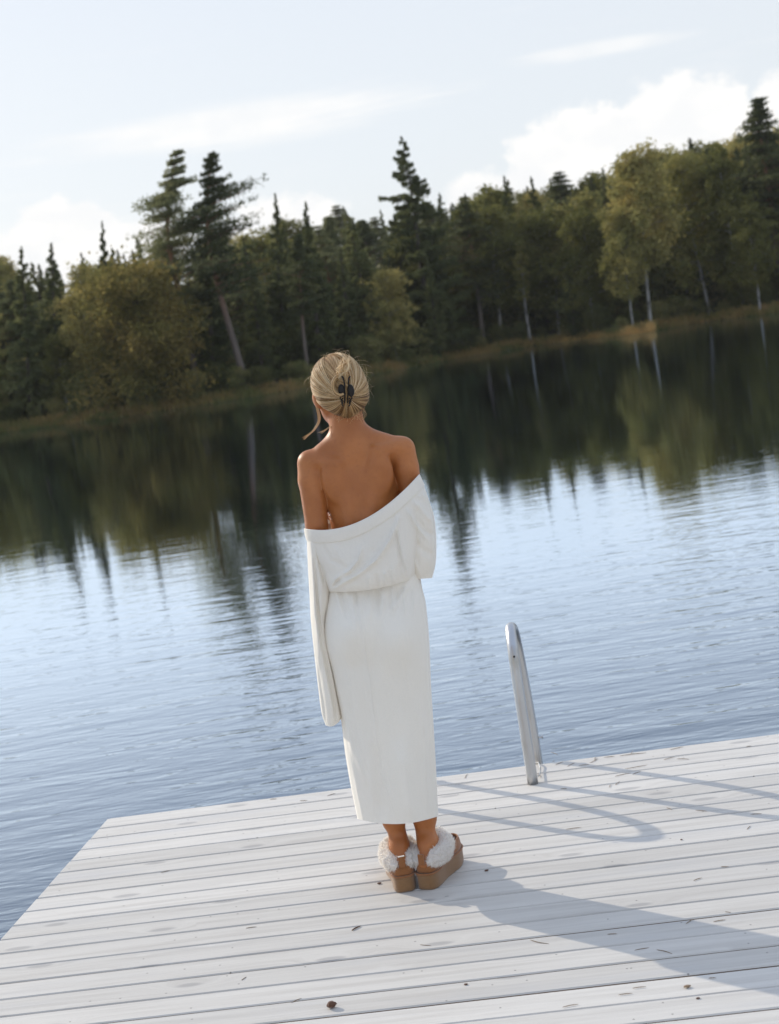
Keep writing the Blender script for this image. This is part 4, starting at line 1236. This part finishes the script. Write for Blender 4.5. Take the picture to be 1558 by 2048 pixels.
    for sx, ox in ((-1, 683.5), (1, 701.5)):
        c0 = B(ox, 781, cy)
        n1, n2 = 14, 10
        V = []
        for i in range(n1):
            a_ = math.pi * i / (n1 - 1)
            for j in range(n2):
                b_ = 2 * math.pi * j / n2
                V.append(c0 + [0.0105 * math.sin(a_) * math.cos(b_), 0.006 * math.sin(a_) * math.sin(b_), 0.0185 * math.cos(a_)])
        mb.add(V, [(i * n2 + j, i * n2 + (j + 1) % n2, (i + 1) * n2 + (j + 1) % n2, (i + 1) * n2 + j) for i in range(n1 - 1) for j in range(n2)])
        e = 1 if sx > 0 else -1
        mb.tube(spline([B(694 + e * 5, 785, cy - .002), B(693 + e * 4, 768, cy - .005), B(692 + e * 5.5, 757, cy - .006), B(692 + e * 8, 753, cy)], 12), 0.0026, 6)
        for q in range(3):
            mb.tube(spline([B(692 + e * 6, 790 + q * 6, cy + .0), B(692 + e * (12 - q * 2), 796 + q * 6, cy + .004), B(692 + e * 6, 802 + q * 5, cy + .012)], 8), 0.0020, 5)
        mb.tube([B(693 + e * 3, 785, cy), B(692 + e * 3, 806, cy + .006)], 0.0024, 6)
    me = mb.mesh('hair_clip'); me.transform(Matrix.Translation(-Vector(RL)))
    k_ = obj('hair_clip', me, M['clip'], root); k_['label'] = 'dark tortoiseshell claw clip holding the twisted hair'
hair()

# ---------------- furry platform slippers
def sole_outline(scale=1.0, n=40, right=1):
    """closed outline, heel back at the origin, y towards the toes"""
    pts = [(0, 0), (0.022, 0.004), (0.034, 0.026), (0.036, 0.06), (0.036, 0.10), (0.042, 0.15), (0.047, 0.19), (0.040, 0.235), (0.018, 0.258), (-0.008, 0.256), (-0.032, 0.232), (-0.041, 0.19),
           (-0.038, 0.14), (-0.034, 0.10), (-0.035, 0.055), (-0.033, 0.024), (-0.021, 0.004)]
    P = np.array(pts + [pts[0]]); P[:, 0] *= right
    P = spline(np.c_[P, np.zeros(len(P))], n + 1)[:-1]
    c = np.array([0, 0.128, 0])
    return c + (P - c) * scale

def slipper(hx, hy, yaw, right, label):
    def T(V):
        V = np.asarray(V, float); ca, sa = math.cos(yaw), math.sin(yaw)
        return np.stack([V[:, 0] * ca + V[:, 1] * sa + hx, -V[:, 0] * sa + V[:, 1] * ca + hy, V[:, 2]], 1) - RL
    def skin_rings(rings, cap0=True, cap1=True):
        n = len(rings[0]); V = np.concatenate(rings)
        F = [(i * n + j, i * n + (j + 1) % n, (i + 1) * n + (j + 1) % n, (i + 1) * n + j) for i in range(len(rings) - 1) for j in range(n)]
        if cap0: F.append(tuple(range(n - 1, -1, -1)))
        if cap1: F.append(tuple((len(rings) - 1) * n + j for j in range(n)))
        return V, F
    e = empty('slipper', tuple(-RL + [hx, hy, 0])); e.parent = root; e['label'] = label
    off = np.array([hx, hy, 0]) - RL
    def add(name, V, F, mt, par=e, smooth=True):
        me = mesh(name, T(V) - off, F, smooth); return obj(name, me, mt, par)
    rings = []
    for z, s_ in ((0.0, 0.95), (0.003, 0.985), (0.012, 0.995), (0.026, 0.99), (0.040, 1.0), (0.043, 1.015), (0.0465, 1.015), (0.049, 1.0)):
        q = sole_outline(s_, 56, right) + [0, 0, z]; q[:, 2] += np.where(q[:, 1] > 0.2, (q[:, 1] - 0.2) * 0.15, 0); rings.append(q)
    V, F = skin_rings(rings); add('sole', V, F, M['sole'])
    mb = MB(); q = sole_outline(1.012, 60, right) + [0, 0, 0.051]; q = np.concatenate([q, q[:1]]); mb.tube(q, 0.0032, 6, False); me = mb.mesh('welt'); add('welt', np.array([v.co for v in me.vertices]), [tuple(p.vertices) for p in me.polygons], M['suede'])
    # suede heel cup: open wall round the back, highest at the heel
    o = sole_outline(0.96, 80, right); rr_ = []
    hgt = np.interp(o[:, 1], [0, 0.02, 0.06, 0.10, 0.14, 0.26], [0.036, 0.034, 0.026, 0.024, 0.040, 0.040])
    for t_, inn in ((0, 1.0), (0.35, 1.02), (0.75, 0.97), (1.0, 0.90)):
        q = o * [inn, 1, 1]; q[:, 1] = 0.128 + (o[:, 1] - 0.128) * (1 - (1 - inn) * 0.4); q = q + 0; q[:, 2] = 0.049 + hgt * t_; rr_.append(q)
    V, F = skin_rings(rr_, False, False); up_ = add('heel_cup', V, F, M['suede']); up_.modifiers.new('thick', 'SOLIDIFY').thickness = 0.003
    # toe box
    V = []; n1, n2 = 12, 20
    for i in range(n1):
        a_ = 0.5 * math.pi * i / (n1 - 1)
        for j in range(n2):
            b_ = 2 * math.pi * j / n2
            V.append((0.037 * math.cos(a_) * math.cos(b_), 0.183 + 0.064 * math.cos(a_) * math.sin(b_), 0.049 + 0.052 * math.sin(a_)))
    add('toe_box', V, [(i * n2 + j, i * n2 + (j + 1) % n2, (i + 1) * n2 + (j + 1) % n2, (i + 1) * n2 + j) for i in range(n1 - 1) for j in range(n2)], M['suede'])
    # heel pull tab
    mb = MB(); mb.box((0, 0.001, 0.098), (0.019, 0.005, 0.034)); me = mb.mesh('tab', False)
    add('heel_tab', np.array([v.co for v in me.vertices]), [tuple(p.vertices) for p in me.polygons], M['suede'], smooth=False)
    mb = MB(); mb.box((0, 0.0, 0.1165), (0.020, 0.006, 0.0022)); me = mb.mesh('piping', False)
    if right < 0: add('tab_piping', np.array([v.co for v in me.vertices]), [tuple(p.vertices) for p in me.polygons], M['fur'], smooth=False)
    # sheepskin collar: fat roll from either side of the heel forward and over the instep
    f = Field((-0.085, -0.03, 0.03), (0.085, 0.24, 0.17), 0.004)
    for sx in (-1, 1):
        f.chain([(sx * 0.027, 0.022, 0.088), (sx * 0.038, 0.050, 0.090), (sx * 0.043, 0.090, 0.092), (sx * 0.036, 0.130, 0.100), (0, 0.150, 0.112)], [0.018, 0.025, 0.027, 0.026, 0.026], 0.02)
    V, Q = f.surface()
    V[:, 0] *= 0.84
    V = V + 0.0022 * np.sin(V[:, [1, 2, 0]] * 330) + 0.0012 * np.sin(V[:, [2, 0, 1]] * 610)
    fo = add('fur_collar', V, Q, M['fur'])
    # tufts
    me = mesh('tmp', V, Q); nrm = np.array([v.normal for v in me.vertices])
    ids = RNG.integers(0, len(V), 9000)
    p = V[ids]; nn = nrm[ids] + RNG.normal(0, 0.45, (len(ids), 3)); nn /= np.linalg.norm(nn, axis=1)[:, None]
    L = RNG.uniform(0.004, 0.0085, len(ids))[:, None]
    sd_ = np.cross(nn, RNG.normal(size=nn.shape)); sd_ /= np.linalg.norm(sd_, axis=1)[:, None]
    cur = np.cross(nn, sd_) * L * RNG.normal(0, 0.35, (len(ids), 1))
    Vt = np.stack([p - sd_ * 0.0007, p + sd_ * 0.0007, p + nn * L + cur], 1).reshape(-1, 3)
    ft = add('fur_tufts', Vt, np.arange(len(Vt)).reshape(-1, 3), M['fur'], fo, False)
    ft['kind'] = 'stuff'
    return e
slipper(LFEET[0][0], LFEET[0][1], LFEET[0][2], -1, 'left slipper pointing straight ahead')
slipper(LFEET[1][0], LFEET[1][1], LFEET[1][2], 1, 'right slipper turned outwards')

# ------------------------------------------------------------------ litter lying on the boards
def needle(px0, py0, px1, py1, bend=0.15, thick=0.0010, name='dry_needle', label=None, group='dry needles and stalks scattered on the dock', mt='debris'):
    a, b = ground(px0, py0), ground(px1, py1)
    d = b - a; nrm = np.array([-d[1], d[0], 0])
    P = spline([a + [0, 0, thick], a + d * 0.5 + nrm * bend * 0.3 + [0, 0, thick * 1.3], b + [0, 0, thick]], 7)
    c = P.mean(0); mb = MB(); mb.tube(P - c, np.array([.5, .9, 1, 1, 1, .8, .4]) * thick, 5)
    o = obj(name, mb.mesh(name), M[mt], None, tuple(c))
    where = 'near the dock edge right of the ladder' if (py0 < 1560 and px0 > 1080) else 'among the handrail shadows' if (py0 < 1700 and px0 > 820) else 'on the sunny boards left of the woman' if px0 < 700 else 'in or beside the long shadow of the woman' if py0 < 1915 else 'near the lower right corner of the dock'
    tag(o, label or 'thin dry brown needle lying ' + where, name.replace('_', ' ').split()[-1], None if label else group)
NE = [(1060, 1880, 1098, 1888, -.25), (1313, 1900, 1344, 1908, .2), (1269, 1901, 1298, 1896, .05), (1372, 1848, 1387, 1838, 0), (1427, 1844, 1451, 1840, .1), (1215, 1869, 1234, 1868, 0), (1265, 1977, 1292, 1974, .1),
      (1237, 1990, 1265, 1987, .05), (1125, 2015, 1157, 2009, .15), (1132, 1659, 1163, 1655, .05), (1501, 1629, 1524, 1628, .1), (1333, 1616, 1344, 1620, .3), (1391, 1621, 1414, 1623, .2), (1387, 1762, 1404, 1756, .2),
      (1340, 1500, 1367, 1494, .1), (1328, 1520, 1349, 1514, .1), (1240, 1512, 1292, 1506, .1), (1262, 1508, 1266, 1502, 0), (1250, 1538, 1295, 1530, -.1), (1265, 1549, 1282, 1543, .1), (1230, 1553, 1262, 1546, .1),
      (1219, 1575, 1221, 1569, 0), (1231, 1570, 1240, 1563, .1), (1111, 1530, 1127, 1524, .1), (1135, 1533, 1150, 1526, .1), (1105, 1524, 1110, 1522, 0), (1158, 1531, 1178, 1529, -.1), (1190, 1521, 1192, 1514, .2),
      (1121, 1578, 1134, 1577, 0), (1354, 1518, 1378, 1519, .2), (1442, 1734, 1458, 1734, 0), (1450, 1824, 1462, 1826, 0), (1492, 1494, 1503, 1492, 0), (1494, 1659, 1501, 1652, 0), (1417, 1957, 1432, 1956, 0),
      (1208, 1515, 1230, 1513, .1), (1180, 1526, 1196, 1517, -.2), (492, 1857, 513, 1854, .1), (483, 1961, 493, 1954, 0), (583, 2006, 603, 1997, .1), (655, 1592, 671, 1587, .2), (600, 1602, 615, 1601, 0), (540, 1599, 554, 1598, 0),
      (840, 1890, 862, 1892, -.1), (322, 1746, 340, 1741, .1), (1102, 1505, 1116, 1510, .1), (1075, 1548, 1082, 1556, .2), (930, 1557, 936, 1548, .2)]
for i, q in enumerate(NE):
    lab = {0: 'bent brown stalk in the woman\'s shadow edge, right of the slippers', 9: 'flat brown stalk lying in a gap below the handrail shadow'}.get(i)
    needle(*q, label=lab)

def husk(px, py, size, name, label, cat, mt='rust_leaf', flat=0.5, seed=1):
    r = np.random.default_rng(seed); c = ground(px, py)
    n1, n2 = 7, 9; V = []
    for i in range(n1):
        a = math.pi * i / (n1 - 1)
        for j in range(n2):
            b = 2 * math.pi * j / n2; k = size * (1 + r.uniform(-0.25, 0.25))
            V.append((k * math.sin(a) * math.cos(b), 0.7 * k * math.sin(a) * math.sin(b), flat * size * (1 + math.cos(a)) * 0.8))
    F = [(i * n2 + j, i * n2 + (j + 1) % n2, (i + 1) * n2 + (j + 1) % n2, (i + 1) * n2 + j) for i in range(n1 - 1) for j in range(n2)]
    tag(obj(name, mesh(name, V, F, False), M[mt], None, tuple(c + [0, 0, 0.0003])), label, cat)
husk(759, 1768, 0.0065, 'seed_husk', 'small dark seed husk on the boards left of the slippers', 'seed', seed=2)
husk(664, 2016, 0.013, 'dry_leaf', 'curled brown leaf at the lower edge of the picture, left of centre', 'leaf', flat=0.9, seed=3)
husk(932, 1970, 0.005, 'seed_husk', 'small black crumb on the boards below the slippers', 'seed', seed=4)
husk(1396, 1998, 0.005, 'seed_husk', 'round dark crumb near the lower right corner of the dock', 'seed', seed=5)
husk(1374, 1974, 0.009, 'dry_leaf', 'pale tan leaf scrap above the lower right crumb', 'leaf', 'debris', 0.3, 6)
husk(973, 1742, 0.007, 'dry_leaf', 'tiny brown leaf scrap right of the slippers', 'leaf', 'rust_leaf', 0.4, 7)
husk(1363, 1680, 0.004, 'seed_husk', 'tiny crumb below the looped handrail shadow', 'seed', seed=8)
needle(704, 1862, 722, 1853, 0.2, 0.0022, 'twig', 'short dark twig left of and below the slippers', mt='rust_leaf')

# ------------------------------------------------------------------ thin air over the lake
mb = MB(); mb.box((0, 160, 12.0), (640, 520, 34.5))
hm = bpy.data.materials.new('air'); hm.use_nodes = True
for nd in list(hm.node_tree.nodes):
    if nd.type == 'BSDF_PRINCIPLED': hm.node_tree.nodes.remove(nd)
vp = hm.node_tree.nodes.new('ShaderNodeVolumePrincipled')
vp.inputs['Color'].default_value = (0.97, 0.97, 0.95, 1)
vp.inputs['Density'].default_value = 0.00024
hm.node_tree.links.new(vp.outputs[0], hm.node_tree.nodes['Material Output'].inputs['Volume'])
tag(obj('haze', mb.mesh('haze', False), hm), 'faint haze in the air over the lake', kind='stuff')
